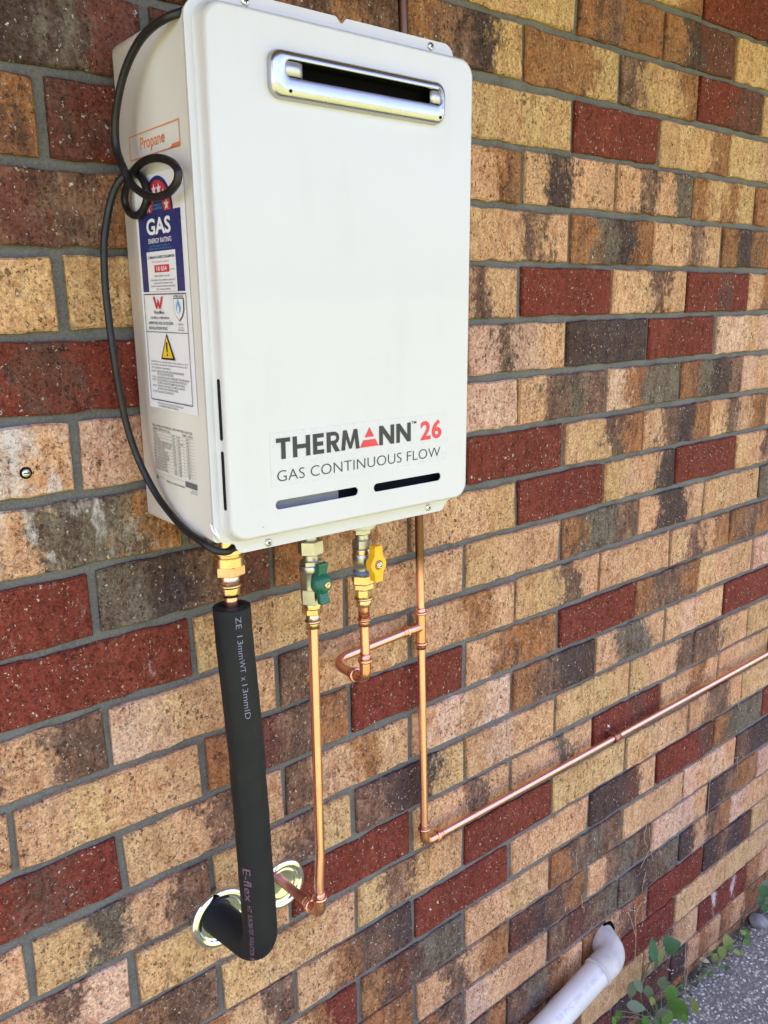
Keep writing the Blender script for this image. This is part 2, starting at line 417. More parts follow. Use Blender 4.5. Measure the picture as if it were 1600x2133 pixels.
# ------------------------------------------------------------------ brick wall
TONE = {'T': (.57, .345, .185), 'P': (.62, .395, .270), 'Y': (.57, .370, .175), 'O': (.345, .160, .066), 'R': (.185, .042, .026),
        'r': (.160, .060, .042), 'B': (.270, .155, .098), 'D': (.070, .050, .052), 'S': (.160, .133, .098), 'W': (.54, .44, .36)}
BURN = {'T': .14, 'P': .05, 'Y': .12, 'O': .34, 'R': .12, 'r': .38, 'B': .50, 'D': .50, 'S': .36, 'W': .0}
SPEC = {
 -2: {4: 'YYYO', 5: 'RRRR', 3: 'OBYO'}, -1: {1: 'OOBO', 2: 'YTYY', 3: 'OBOO', 4: 'ODrr', 5: 'YYYT', 0: 'RrOO'},
 0: {-1: 'OOBO', 0: 'OOrO', 1: 'OBOB', 2: 'OBDY', 3: 'OOOY', 4: 'BYYO', 5: 'RRrr', 6: 'YYTY'},
 1: {-1: 'rDSr', 0: 'rROO', 1: 'TYYT', 2: 'YYYY', 3: 'RRRR', 4: 'YYYO', 5: 'YYTY', 6: 'RRRR'},  # leftmost bricks of these rows darkened past their own tone for upper-left light falloff
 2: {-1: 'OOrO', 0: 'rRRr', 1: 'TTOT', 2: 'BOTO', 3: 'TDTT', 4: 'TBTS', 5: 'OYOY', 6: 'OYYT'},
 3: {-1: 'BrBO', 0: 'OOTO', 1: 'TYYT', 2: 'TTBT', 3: 'OSDO', 4: 'TTBT', 5: 'ODOO', 6: 'TYTT'},
 4: {-1: 'TTTY', 0: 'YYTT', 1: 'TTTT', 2: 'TTBT', 3: 'RRRR', 4: 'TTBT', 5: 'RRrR', 6: 'TOTT'},
 5: {-1: 'RrRR', 0: 'RRRR', 1: 'TTTT', 2: 'PBPT', 3: 'DDDD', 4: 'RRRR', 5: 'PPTP', 6: 'TTPT'},
 6: {-1: 'TTWT', 0: 'PTTP', 1: 'TTTT', 2: 'PPPP', 3: 'TBSB', 4: 'POSS', 5: 'OSDB', 6: 'PTPT'},
 7: {-1: 'TSSO', 0: 'BSBO', 1: 'TTTT', 2: 'RRRR', 3: 'TYBO', 4: 'TBDO', 5: 'TBTO', 6: 'TBTT'},
 8: {-1: 'RRRR', 0: 'SDBr', 1: 'OTOT', 2: 'TTTY', 3: 'RRRR', 4: 'YTTD', 5: 'RRRR', 6: 'TTBD'},
 9: {-1: 'RRRR', 0: 'YTYT', 1: 'YTTT', 2: 'YTTT', 3: 'OSSB', 4: 'TDDT', 5: 'YTTT', 6: 'SSBT'},
 10: {-1: 'TBTB', 0: 'PTTT', 1: 'BTTY', 2: 'TTOT', 3: 'YYBT', 4: 'TTTT', 5: 'TBTO', 6: 'OBOO'},
 11: {-2: 'TTTT', -1: 'TYTT', 0: 'OrBO', 1: 'RRRR', 2: 'TOOO', 3: 'RRRR', 4: 'OBBO', 5: 'YTTT', 6: 'PTTT'},
 12: {-1: 'RRrR', 0: 'TTBT', 1: 'BTOT', 2: 'TPTP', 3: 'OBDD', 4: 'TSST', 5: 'TPTT', 6: 'RRRR'},
 13: {-2: 'TTTT', -1: 'YSTB', 0: 'YTBY', 1: 'BDDY', 2: 'TPTT', 3: 'YYYY', 4: 'YTTB', 5: 'BBTT', 6: 'YYTY'},
 14: {-1: 'TTBP', 0: 'YYTT', 1: 'RRRR', 2: 'YTBT', 3: 'TTST', 4: 'RRrR', 5: 'TTOT', 6: 'TTTY'},
 15: {-1: 'TOBB', 0: 'YYYT', 1: 'YBYT', 2: 'RRRR', 3: 'YYYY', 4: 'YTTT', 5: 'TBBT', 6: 'YYTY'},
 16: {0: 'TOTB', 1: 'TOBD', 2: 'RRRR', 3: 'TTTT', 4: 'DDrT', 5: 'RRRr', 6: 'OSSS', 7: 'RRRR'},
 17: {0: 'TTOR', 1: 'OrSS', 2: 'TTYT', 3: 'OBSB', 4: 'TTTT', 5: 'PTPT', 6: 'BDDD', 7: 'TTTT'},
 18: {1: 'TOOO', 2: 'TBTO', 3: 'rDBO', 4: 'TBSB', 5: 'PPPT', 6: 'DBOO', 7: 'PTPT'},
 19: {1: 'SSOB', 2: 'PTTT', 3: 'BrBS', 4: 'SDBS', 5: 'DTBO', 6: 'PTTT', 7: 'TOTT'},
 20: {2: 'DOBO', 3: 'BSOT', 4: 'OTBO', 5: 'RRRR', 6: 'DBDr', 7: 'YTYT'},
 21: {2: 'OBOO', 3: 'BBOO', 4: 'RRRR', 5: 'YYTY', 6: 'YYYT', 7: 'OTTO'},
 22: {3: 'OYBO', 4: 'YYYY', 5: 'TBTT', 6: 'RRRR', 7: 'OTTO'},
 24: {4: 'OBOO', 5: 'DBOO', 6: 'OTOO', 7: 'OBOB'},
 23: {3: 'DDrr', 4: 'Drrr', 5: 'DTOT', 6: 'OTOO', 7: 'OOTO'}}
SMEAR = {(6, -1): .55, (7, -1): .50, (12, 2): .50, (22, 6): .50, (8, -1): .28, (10, 2): .2, (9, -1): .22, (13, 0): .2, (17, 3): .15}
NC, NR = 11, 2
def make_brick(cx, cz, spec, rnd, smear=0.0, L=.230, Hh=.0755, D=.03, orig=True):
    """one brick: front face grid with uneven arrises, bevel ring, returns and its kiln tones per vertex"""
    v, f, c = [], [], []
    dy = rnd.uniform(-.0016, .0016); tilt = rnd.uniform(-.012, .012); tz = rnd.uniform(-.012, .012)
    tones = []
    for ch in spec:
        g = rnd.uniform(.90, 1.10); tones.append(tuple(q * g * rnd.uniform(.97, 1.03) for q in TONE[ch]) + (BURN[ch] + rnd.uniform(-.06, .06),))
    def put(x, y, z, u): v.append((x, y + dy + tilt * z + tz * .1 * x, z)); c.append((u * 4 - .5, tones)); return len(v) - 1
    bv = .0022
    g = [[put((-.5 + i / (NC - 1)) * (L - 2 * bv) + (rnd.uniform(-.0018, .0018) if i in (0, NC - 1) else rnd.uniform(-.005, .005)), rnd.uniform(-.0006, .0006),
              (-.5 + k) * (Hh - 2 * bv) + rnd.uniform(-.0021, .0014), i / (NC - 1)) for i in range(NC)] for k in range(NR)]
    for i in range(NC - 1): f.append((g[0][i], g[0][i + 1], g[1][i + 1], g[1][i]))
    per = [g[0][i] for i in range(NC)] + [g[1][i] for i in range(NC - 1, -1, -1)]
    r1, r2 = [], []
    for pi_ in per:
        x, y, z = v[pi_]; ux = (x / L + .5)
        ox = bv if x > L * .5 - bv * 2.2 else (-bv if x < -L * .5 + bv * 2.2 else 0); oz = bv if z > 0 else -bv
        a = put(x + ox, .0026, z + oz, ux); r1.append(a); r2.append(put(x + ox, D, z + oz, ux))
    n = len(per)
    for i in range(n):
        j = (i + 1) % n
        f.append((per[i], r1[i], r1[j], per[j])); f.append((r1[i], r2[i], r2[j], r1[j]))
    return v, f, c
wall = thing("brick_wall", "speckled brown, tan and red clinker brick wall with raked grey mortar joints", "wall", (0, 0, 0))
def brick_mesh(name, v, f, c, smear):
    me = bpy.data.meshes.new(name); me.from_pydata(v, [], f); me.materials.append(M_brick)
    for k_, nm in enumerate(("tone_a", "tone_b", "tone_c", "tone_d")):
        a = me.attributes.new(nm, 'FLOAT_COLOR', 'POINT'); a.data.foreach_set("color", [x for q in c for x in q[1][k_]])
    a = me.attributes.new("along", 'FLOAT', 'POINT'); a.data.foreach_set("value", [q[0] for q in c])
    s = me.attributes.new("smear", 'FLOAT', 'POINT'); s.data.foreach_set("value", smear if isinstance(smear, list) else [smear] * len(v))
    me.update(); return me
POOL = ['TTTT', 'YTYT', 'TTBT', 'RRRR', 'TOTB', 'OBSB', 'PTTT', 'YYTT', 'RRrR', 'BDDT', 'OOTO', 'TYYT', 'TSST', 'OrBO']
ev, ef, ec, es = [], [], [], []
nb = 0
for k in range(-4, 25):
    off = 0 if k % 2 == 0 else .12
    cz = -.086 * (k + .5) + Z0
    spec = SPEC.get(k, {})
    for j in range(-5, 24):
        cx = off + .24 * j + .12
        rnd = random.Random(k * 131 + j * 17 + 5)
        sp = spec.get(j)
        if j in spec or (spec and (min(spec) - 1 <= j <= max(spec) + 1)):
            v, f, c = make_brick(cx, cz, sp or rnd.choice(POOL), rnd)
            o = bpy.data.objects.new("brick", brick_mesh("brick", v, f, c, [.80 * math.exp(-((q[0] / .23 + .20) / .10) ** 2) + .85 * math.exp(-((q[0] / .23 - .20) / .11) ** 2) for q in v] if (k, j) == (22, 6) else SMEAR.get((k, j), 0.0)))
            COL.objects.link(o); o.parent = wall; o.location = (cx + rnd.uniform(-.0018, .0018), 0, cz + rnd.uniform(-.0012, .0012)); nb += 1
        else:
            v, f, c = make_brick(cx, cz, rnd.choice(POOL), rnd); o_ = len(ev)
            ev += [(p[0] + cx, p[1], p[2] + cz) for p in v]; ef += [tuple(i + o_ for i in q) for q in f]; ec += c; es += [0.0] * len(v)
o = bpy.data.objects.new("outer_bricks", brick_mesh("outer_bricks", ev, ef, ec, es)); COL.objects.link(o); o.parent = wall
tag(o, kind="stuff")
mb = MB()                                                  # mortar bed, raked back behind the arrises
nx, nz = 260, 90
X0, X1, ZA, ZB = -1.0, 3.0, -.03, 2.47
vs = []
for b_ in range(nz + 1):
    for a_ in range(nx + 1):
        x = X0 + (X1 - X0) * a_ / nx; z = ZA + (ZB - ZA) * b_ / nz
        vs.append((x, 0.0070 + .0022 * mnoise.noise(Vector((x * 45, z * 45, 3.1))) + .0009 * mnoise.noise(Vector((x * 150, z * 150, 1.7))), z))
mb.add(vs, [(b_ * (nx + 1) + a_, b_ * (nx + 1) + a_ + 1, (b_ + 1) * (nx + 1) + a_ + 1, (b_ + 1) * (nx + 1) + a_) for b_ in range(nz) for a_ in range(nx)], True)
mb.build("mortar", M_mortar, wall, fix=False)
mb = MB(); box(mb, (-1.18, .006, -.05), (X0, .1, 2.474)); box(mb, (-1.18, .1, -.05), (-1.08, 7, 2.474)); box(mb, (X1, .006, -.05), (8, .1, 2.474)); box(mb, (X0, .03, -.05), (X1, .1, 2.474))
mb.build("wall_core", M_mortar, wall)
mb = MB()                                                  # dark disc painting the shade of the ragged hole round the waste pipe
hp = [(1.034 + (.032 + .005 * mnoise.noise(Vector((math.cos(a) * 2, math.sin(a) * 2, 0)))) * math.cos(a), -1.7595 + Z0 + (.034 + .006 * mnoise.noise(Vector((math.cos(a) * 2, 5, math.sin(a) * 2)))) * math.sin(a)) for a in [2 * PI * i / 28 for i in range(28)]]
prism(mb, hp, -.0028, .02); mb.build("pipe_hole_disc", M_dark, wall)

# ------------------------------------------------------------------ gas water heater (local axes: x along wall, y into wall, z up)
U = thing("water_heater", "white wall mounted gas hot water unit with stainless flue slot and red and black lettering", "water heater")
U.matrix_world = Matrix(((.999952, .008445, .004949, .070557), (-.008375, .999866, -.01405, -.004), (-.005067, .014008, .999889, -.637059 + Z0), (0, 0, 0, 1)))
UW = .3505; FY = -.1821; PY = -.1661
mb = MB()                                                  # case: box with softly rounded upright edges
prof = []
for (y, ins) in ((0, .004), (-.004, 0), (-.105, 0), (-.107, .0006), (-.162, .0006)):
    prof.append([(p[0], y, p[1]) for p in rrect(ins, UW - ins, ins * .3, .4985 - ins, [.006, .012, .012, .006], 4)])
loops(mb, prof, True); mb.add(prof[0], [tuple(range(len(prof[0])))]); mb.add(prof[-1], [tuple(range(len(prof[0])))])
case = mb.build("case", M_case, U)
def capsule(xa, xb, z, h, n=8):
    r_ = h / 2; return [(xb - r_ + r_ * math.cos(a), z + r_ * math.sin(a)) for a in [-PI / 2 + PI * i / n for i in range(n + 1)]] + \
                       [(xa + r_ + r_ * math.cos(a), z + r_ * math.sin(a)) for a in [PI / 2 + PI * i / n for i in range(n + 1)]]
slotL, slotR = capsule(.0640, .1722, .0342, .0098), capsule(.1944, .2981, .0340, .0098)
mb = MB()
fx0, fx1, fz0, fz1 = .0096, .3452, .0000, .5010
rings = []
for k in range(8):
    a = PI / 2 * k / 7
    ins = .0014 + .0046 * (1 - math.cos(a)); y = PY - .0070 - (abs(FY - PY) - .0070) * math.sin(a)
    rings.append([(p[0], y, p[1]) for p in rrect(fx0 + ins, fx1 - ins, fz0 + ins, fz1 - ins, .0195 - ins * .6, 8)])
rings.insert(0, [(p[0], PY - .0008, p[1]) for p in rrect(fx0, fx1, fz0, fz1, .0205, 8)])
rings.insert(0, [(p[0], PY, p[1]) for p in rrect(fx0 - .0016, fx1 + .001, fz0 - .0016, fz1 + .0016, .0215, 8)])
loops(mb, rings, True)
ventL = rrect(.0790, .2885, .4305, .4622, .012, 5)
plate_holes(mb, [(p[0], p[2]) for p in rings[-1]], [slotL, slotR, ventL], FY)
for sl in (slotL, slotR): loops(mb, [[(p[0], FY, p[1]) for p in sl], [(p[0], FY + .0012, p[1]) for p in sl]], False)
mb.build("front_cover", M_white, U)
mb = MB()                                                  # flange plate with the screwed top and bottom tabs
def arc(cx, cz, rr, a0, a1, n=6): return [(cx + rr * math.cos(math.radians(a0 + (a1 - a0) * i / n)), cz + rr * math.sin(math.radians(a0 + (a1 - a0) * i / n))) for i in range(n + 1)]
poly = []
poly += arc(.0185, .0165, .0185, 180, 262) + [(.0200, -.0026), (.0232, -.0040)] + arc(.0335, -.0056, .0090, 205, 270, 4)
poly += arc(.3110, -.0056, .0090, 270, 325, 4) + [(.3235, -.0040), (.327, -.0022)] + arc(UW - .0165, .0150, .0165, 285, 360)
poly += arc(UW - .0165, .4850, .0165, 0, 75) + [(.3270, .5030)] + arc(.3120, .5000, .0141, 15, 90, 5)
poly += [(.1800, .5141), (.1785, .5137), (.1765, .5120), (.1742, .5092), (.1722, .5086), (.1702, .5092), (.1679, .5120), (.1659, .5137), (.1644, .5141)]
poly += arc(.0340, .5000, .0141, 90, 165, 5) + [(.0210, .5030)] + arc(.0165, .4850, .0165, 105, 180)
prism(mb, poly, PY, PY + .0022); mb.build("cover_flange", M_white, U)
mb = MB(); box(mb, (.02, PY - .0012, .008), (.33, PY - .0002, .068)); mb.build("shade_sheet", M_slot, U)  # added dark sheet, paints shade behind the slots over the white plate
mb = MB(); box(mb, (.050, PY - .0060, .0262), (.152, PY - .0016, .060)); mb.build("inner_bracket", simple("grey_bracket", (.20, .21, .22), .5), U)
for (za, zb) in ((.107, .1675), (.0358, .0962)):           # dark patches painting shaded louvre slots on the cover's left return, not cut
    mb = MB(); c_ = capsule(za, zb, -.1730, .0046)
    prism(mb, c_, -.0004, .0006); mb.v = [(fx0 + .0011 + p[1], p[2] + (p[2] + .1730) * 0, p[0]) for p in mb.v]
    mb.build("side_slot_patch", M_slot, U)
# flue frame
mb = MB(); R_ = []
for (y, ins) in ((FY + .001, 0), (FY - .0035, .0002), (FY - .0066, .0010), (FY - .0086, .0026), (FY - .0097, .0046), (FY - .0102, .0066), (FY - .0103, .0078)):
    R_.append([(p[0], y, p[1]) for p in rrect(.0735 + ins, .2940 - ins, .4250 + ins, .4677 - ins, .0120 - ins * .35, 7)])
R_.append([(p[0], FY - .0103, p[1]) for p in rrect(.0868, .2872, .4425, .4594, .0070, 7)])
R_.append([(p[0], FY - .0098, p[1]) for p in rrect(.0875, .2865, .4432, .4587, .0066, 7)])
R_.append([(p[0], FY - .0086, p[1]) for p in rrect(.0880, .2860, .4436, .4583, .0063, 7)])
R_.append([(p[0], FY - .0050, p[1]) for p in rrect(.0880, .2860, .4436, .4583, .0063, 7)])
loops(mb, R_, True); vent = mb.build("flue_frame", M_steel, U)
mb = MB(); loops(mb, [[(p[0], y, p[1]) for p in rrect(.0880, .2860, .4436, .4583, .0063, 7)] for y in (FY - .0051, FY + .0095)], False); mb.build("flue_throat", M_dark, vent)
mb = MB(); box(mb, (.084, FY + .009, .438), (.289, FY + .0095, .463)); mb.build("flue_mouth", M_dark, vent)  # black plate just behind the slot, painting in the flue's unlit depth
for (xa, xb, s) in ((.0878, .1090, 1), (.2720, .2862, -1)):   # folded end tabs inside the slot
    mb = MB(); L2 = []
    for k in range(7):
        q = k / 6; x = xa + (xb - xa) * q; qq = q if s > 0 else 1 - q; y = FY - .0082 - .0012 * math.sin(PI * .5 * min(1, qq * 2.2)) + (.0035 * max(0, qq - .75) * 4)
        L2.append((x, y))
    vs = []; fs = []
    for (x, y) in L2: vs += [(x, y, .4448), (x, y, .4572), (x, y + .0012, .4572), (x, y + .0012, .4448)]
    for k in range(6):
        for e in range(4): fs.append((k * 4 + e, k * 4 + (e + 1) % 4, (k + 1) * 4 + (e + 1) % 4, (k + 1) * 4 + e))
    fs += [(0, 1, 2, 3), (24, 25, 26, 27)]; mb.add(vs, fs, True); mb.build("end_tab", M_satin, vent)
for x in (.0925, .2835):
    mb = MB(); lathe(mb, [(.0016, 0), (.0016, .0016)], frame_to((x, FY - .0092, .4318), (0, -1, -.35)), 10); mb.build("drain_hole", M_dark, vent)
def screw(x, z, y, parent, rr=.0046, rot=.4):
    mb = MB(); M = frame_to((x, y, z), (0, -1, 0))
    lathe(mb, [(rr * 1.0, 0), (rr, .0006), (rr * .92, .0014), (rr * .7, .0021), (rr * .35, .0025), (.00001, .0026)], M, 18)
    s_ = mb.build("screw", M_zinc, parent)
    mb = MB()
    for a in (rot, rot + PI / 2):
        u = Vector((math.cos(a), 0, math.sin(a))) * rr * .52; v_ = Vector((-math.sin(a), 0, math.cos(a))) * rr * .13; c0 = Vector((x, y - .00262, z)); c1 = Vector((x, y - .0018, z))
        mb.add([c0 + u + v_, c0 + u - v_, c0 - u - v_, c0 - u + v_, c1 + u + v_, c1 + u - v_, c1 - u - v_, c1 - u + v_], [(0, 1, 2, 3), (0, 1, 5, 4), (1, 2, 6, 5), (2, 3, 7, 6), (3, 0, 4, 7)])
    mb.build("cross_recess", M_slot, s_)
for (x, z, a) in ((.0626, .5072, .3), (.292, .5076, .7), (.063, -.0090, .5), (.2923, -.0070, .6)): screw(x, z, PY, U, .0043, a)

# front lettering
fy = FY - .00035
F2 = lambda u, v: (u, FY - .0007, v)
mb = MB(); prism(mb, rrect(.0600, .3085, .0535, .1105, .002, 2), FY - .0003, FY); st = mb.build("badge_sticker", M_clear, U)
ZL0, ZL1 = .0822, .1042; SW, SH = .0054, .0046
def LT(x0, x1): m_ = (x0 + x1) / 2; return [[(x0, ZL1 - SH), (x1, ZL1 - SH), (x1, ZL1), (x0, ZL1)], [(m_ - SW / 2, ZL0), (m_ + SW / 2, ZL0), (m_ + SW / 2, ZL1 - SH), (m_ - SW / 2, ZL1 - SH)]]
def LH(x0, x1): zm = (ZL0 + ZL1) / 2; return [[(x0, ZL0), (x0 + SW, ZL0), (x0 + SW, ZL1), (x0, ZL1)], [(x1 - SW, ZL0), (x1, ZL0), (x1, ZL1), (x1 - SW, ZL1)], [(x0 + SW, zm - SH / 2), (x1 - SW, zm - SH / 2), (x1 - SW, zm + SH / 2), (x0 + SW, zm + SH / 2)]]
def LE(x0, x1): zm = (ZL0 + ZL1) / 2; return [[(x0, ZL0), (x0 + SW, ZL0), (x0 + SW, ZL1), (x0, ZL1)]] + [[(x0 + SW, z), (x1 - e, z), (x1 - e, z + SH), (x0 + SW, z + SH)] for z, e in ((ZL0, 0), (zm - SH / 2, .001), (ZL1 - SH, 0))]
def LN(x0, x1): return [[(x0, ZL0), (x0 + SW, ZL0), (x0 + SW, ZL1), (x0, ZL1)], [(x1 - SW, ZL0), (x1, ZL0), (x1, ZL1), (x1 - SW, ZL1)], [(x0 + SW, ZL1), (x0 + SW, ZL1 - .0085), (x1 - SW, ZL0), (x1 - SW, ZL0 + .0085)]]
def LM(x0, x1):
    m_ = (x0 + x1) / 2; i0, i1 = x0 + .0030, x1 - .0030
    return [[(x0, ZL0), (x0 + SW, ZL0), (i0 + .0050, ZL1), (i0, ZL1)], [(x1 - SW, ZL0), (x1, ZL0), (i1, ZL1), (i1 - .0050, ZL1)], [(i0 + .0050, ZL1), (i0 + .0040, ZL1 - .0095), (m_ - .0018, ZL0 + .001), (m_, ZL0 + .0075)], [(i1 - .0050, ZL1), (m_, ZL0 + .0075), (m_ + .0018, ZL0 + .001), (i1 - .0040, ZL1 - .0095)], [(m_ - .0018, ZL0 + .001), (m_ + .0018, ZL0 + .001), (m_, ZL0 + .0075)]]
def LR(x0, x1):
    zc_ = ZL1 - .0068; A_ = [PI / 2 - PI * i / 8 for i in range(9)]; xr = x1 - .0074
    out = [[(x0, ZL0), (x0 + SW, ZL0), (x0 + SW, ZL1), (x0, ZL1)], [(x0 + SW, ZL1 - .0042), (xr, ZL1 - .0042), (xr, ZL1), (x0 + SW, ZL1)], [(x0 + SW, ZL1 - .0136), (xr, ZL1 - .0136), (xr, ZL1 - .0096), (x0 + SW, ZL1 - .0096)]]
    for a, b_ in zip(A_, A_[1:]): out.append([(xr + .0068 * math.cos(a), zc_ + .0068 * math.sin(a)), (xr + .0068 * math.cos(b_), zc_ + .0068 * math.sin(b_)), (xr + .0027 * math.cos(b_), zc_ + .0027 * math.sin(b_)), (xr + .0027 * math.cos(a), zc_ + .0027 * math.sin(a))])
    return out + [[(xr - .0035, ZL1 - .0136), (xr + .0022, ZL1 - .0130), (x1, ZL0), (x1 - .0064, ZL0)]]
def letter(polys, m):
    mb = MB()
    for q in polys: mb.add([F2(*p) for p in q], [tuple(range(len(q)))])
    mb.build("letter", m, st, fix=False)
for fn_, x0, x1 in ((LT, .0672, .0844), (LH, .0874, .1092), (LE, .1127, .1269), (LR, .1304, .1478), (LM, .1494, .1749), (LN, .2026, .2246), (LN, .2277, .2496)): letter(fn_(x0, x1), M_black)
mb = MB(); text_on(mb, "TM", F2, .2505, .2580, .1020, .1052, .004); mb.build("trade_mark_sign", M_black, st)
zt, zb_, xa, xb, xm = .1045, .0825, .1752, .2017, .1888
cut0, cut1 = .0905, .0935
def triw(z): q = (z - zb_) / (zt - zb_); return xa + (xm - xa) * q, xb + (xm - xb) * q
a0, b0 = triw(zb_); a1, b1 = triw(cut0); a2, b2 = triw(cut1)
letter([[(a0, zb_), (b0, zb_), (b1, cut0), (a1, cut0)]], M_red); letter([[(a2, cut1), (b2, cut1), (xm, zt)]], M_red)
for ch, x0, x1 in (("2", .2648, .2806), ("6", .2824, .2980)):
    mb = MB(); text_on(mb, ch, F2, x0, x1, .0812, .1036, .030, 0, 5); mb.build("digit", M_red, st)
mb = MB(); text_on(mb, "GAS CONTINUOUS FLOW", F2, .0672, .2962, .0590, .0705, -.012, 0, 4, 1.02); mb.build("model_lettering", M_black, st)
mb = MB(); text_on(mb, "-", F2, .0470, .0490, .0137, .0143); mb.build("scuff", M_grey, U)

# side stickers: local plane x = 0, reading direction runs from the wall (y=0) to the front (y<0)
def SD(lift): return lambda u, v: (-lift, -u, v)
def srect(mb, u0, u1, v0, v1, lift, mi=0): mb.add([(-lift, -u0, v0), (-lift, -u1, v0), (-lift, -u1, v1), (-lift, -u0, v1)], [(0, 1, 2, 3)], False, mi)
def sframe(mb, u0, u1, v0, v1, wd, lift):
    srect(mb, u0, u1, v0, v0 + wd, lift); srect(mb, u0, u1, v1 - wd, v1, lift); srect(mb, u0, u0 + wd, v0 + wd, v1 - wd, lift); srect(mb, u1 - wd, u1, v0 + wd, v1 - wd, lift)
mb = MB(); sframe(mb, .0300, .1449, .3812, .4045, .0011, .0003); mb.add([(-.0003, -.1449, .3812), (-.0003, -.122, .3812), (-.0003, -.129, .3850), (-.0003, -.1449, .3850)], [(0, 1, 2, 3)])
text_on(mb, "Propane", SD(.0003), .0570, .1125, .3852, .4000, .010); mb.build("propane_label", M_orange, U)
mb = MB(); srect(mb, .0333, .1472, .1300, .3640, .0003); lab = mb.build("rating_sticker", M_label, U, fix=False)
mb = MB(); srect(mb, .0388, .1371, .2510, .3278, .0006)
dome = [(-.0006, -(.0883 + .0335 * math.cos(a)), .3278 + .0335 * math.sin(a)) for a in [PI * i / 20 for i in range(21)]]; mb.add(dome, [tuple(range(21))]); mb.build("energy_panel", M_navy, lab, fix=False)
mb = MB(); ro, ri = .0295, .0135
A = [PI * i / 20 for i in range(21)]
vs = [(-.0009, -(.0883 + ro * math.cos(a)), .3278 + ro * math.sin(a)) for a in A] + [(-.0009, -(.0883 + ri * math.cos(a)), .3278 + ri * math.sin(a)) for a in A]
mb.add(vs, [(i, i + 1, 22 + i, 21 + i) for i in range(20)]); mb.build("star_band", M_red, lab, fix=False); mb = MB(); srect(mb, .0712, .1058, .2700, .2772, .0011); mb.build("red_panel", M_red, lab, fix=False)
mb = MB(); srect(mb, .0543, .1213, .2512, .2905, .0009); mb.build("consumption_panel", M_label, lab, fix=False)
mb = MB(); L_ = SD(.0012)
text_on(mb, "GAS", L_, .0590, .1155, .3065, .3225, .030); text_on(mb, "ENERGY RATING", L_, .0620, .1150, .2985, .3032, .012)
text_on(mb, "18 854", L_, .0765, .1003, .2714, .2758, .010)
for i, a in enumerate((14, 45, 75, 105, 135, 166)):
    cu, cv = .0883 + .0215 * math.cos(math.radians(a)), .3278 + .0215 * math.sin(math.radians(a)); sp_ = []
    for k in range(10):
        rr = .0062 if k % 2 == 0 else .0026; q = PI / 2 + PI * k / 5; sp_.append((-.0012, -(cu + rr * math.cos(q)), cv + rr * math.sin(q)))
    mb.add(sp_, [tuple(range(10))])
mb.build("white_lettering", M_label, lab, fix=False)
mb = MB()
text_on(mb, "USE THIS LABEL TO COMPARE", L_, .0640, .1110, .2950, .2964); text_on(mb, "DIFFERENT MODELS RATED BY STAR", L_, .0600, .1140, .2922, .2936); text_on(mb, "THE MORE STARS", L_, .0745, .1020, .3330, .3350); text_on(mb, "MORE EFFICIENT", L_, .0760, .1010, .3298, .3318)
mb.build("pale_lettering", M_blue, lab, fix=False)
mb = MB(); text_on(mb, "Gas consumption in megajoules", L_, .0665, .1070, .2793, .2812); 
wv = [(.0618, .2462), (.0662, .2462), (.0702, .2375), (.0738, .2440), (.0774, .2375), (.0822, .2462), (.0862, .2462), (.0792, .2340), (.0758, .2340), (.0738, .2385), (.0716, .2340), (.0682, .2340)]
mb.add([L_(*p) for p in wv], [(0, 1, 2, 11), (2, 3, 9, 10), (2, 10, 11), (3, 4, 8, 9), (4, 5, 6, 7), (4, 7, 8)]); mb.build("red_print", M_red, lab, fix=False)
mb = MB()
text_on(mb, "COMPARATIVE ENERGY CONSUMPTION", L_, .0580, .1190, .2835, .2862, .012); text_on(mb, "MJ PER YEAR", L_, .1075, .1190, .2712, .2728)
text_on(mb, "WHEN TESTED TO AS 4552", L_, .0700, .1060, .2655, .2672)
for i, s in enumerate(("ACTUAL ENERGY USE WILL DEPEND ON WHERE YOU", "LIVE AND HOW THE APPLIANCE IS USED", "COMPARE THIS WITH OTHER SIMILAR MODELS", "FROM YOUR GAS SUPPLIER")): text_on(mb, s, L_, (.060, .068, .060, .073)[i], (.1165, .112, .1175, .106)[i], .2616 - i * .0030, .2632 - i * .0030)
sframe(mb, .0397, .1390, .1384, .2490, .0009, .0012); srect(mb, .0397, .1390, .2101, .2107, .0012)
text_on(mb, "WaterMark", L_, .0620, .0870, .2286, .2322, .006); text_on(mb, "AS3498 Lic WM-000506", L_, .0530, .0980, .2236, .2262, .006)
text_on(mb, "APPROVED FOR OUTDOOR", L_, .0475, .1060, .2180, .2210, .014); text_on(mb, "INSTALLATION ONLY", L_, .0475, .0930, .2128, .2158, .014)
text_on(mb, "IAPMO-R&T", L_, .1110, .1325, .2452, .2472, .008); text_on(mb, "GasMark", L_, .1170, .1300, .2180, .2200); text_on(mb, "LIC. No.", L_, .1180, .1290, .2150, .2165); text_on(mb, "GMK10600", L_, .1165, .1305, .2125, .2141)
for i, (s, a, bq) in enumerate((("WARNING: For continued safety of this appliance, it must", .0465, .1335), ("be installed, operated and maintained in accordance with", .0465, .1320), ("the manufacturer's instructions.", .0465, .0930),
    ("DO NOT", .0462, .0562), ("THE INSTRUCTION BOOKLET.", .0590, .0990), ("DO NOT", .0462, .0562), ("DO NOT", .0462, .0562), ("OR SPRAY AEROSOLS NEAR THIS APPLIANCE.", .0590, .1240), ("DO NOT", .0462, .0562), ("REMOVED FROM THIS APPLIANCE.", .0590, .1075), ("DO NOT  ENCLOSE THIS APPLIANCE.", .0462, .0965))):
    v0 = (.1788, .1758, .1728, .1688, .1660, .1626, .1596, .1568, .1534, .1506, .1472)[i]; text_on(mb, s, L_, a, bq, v0 - .0004, v0 + .0018)
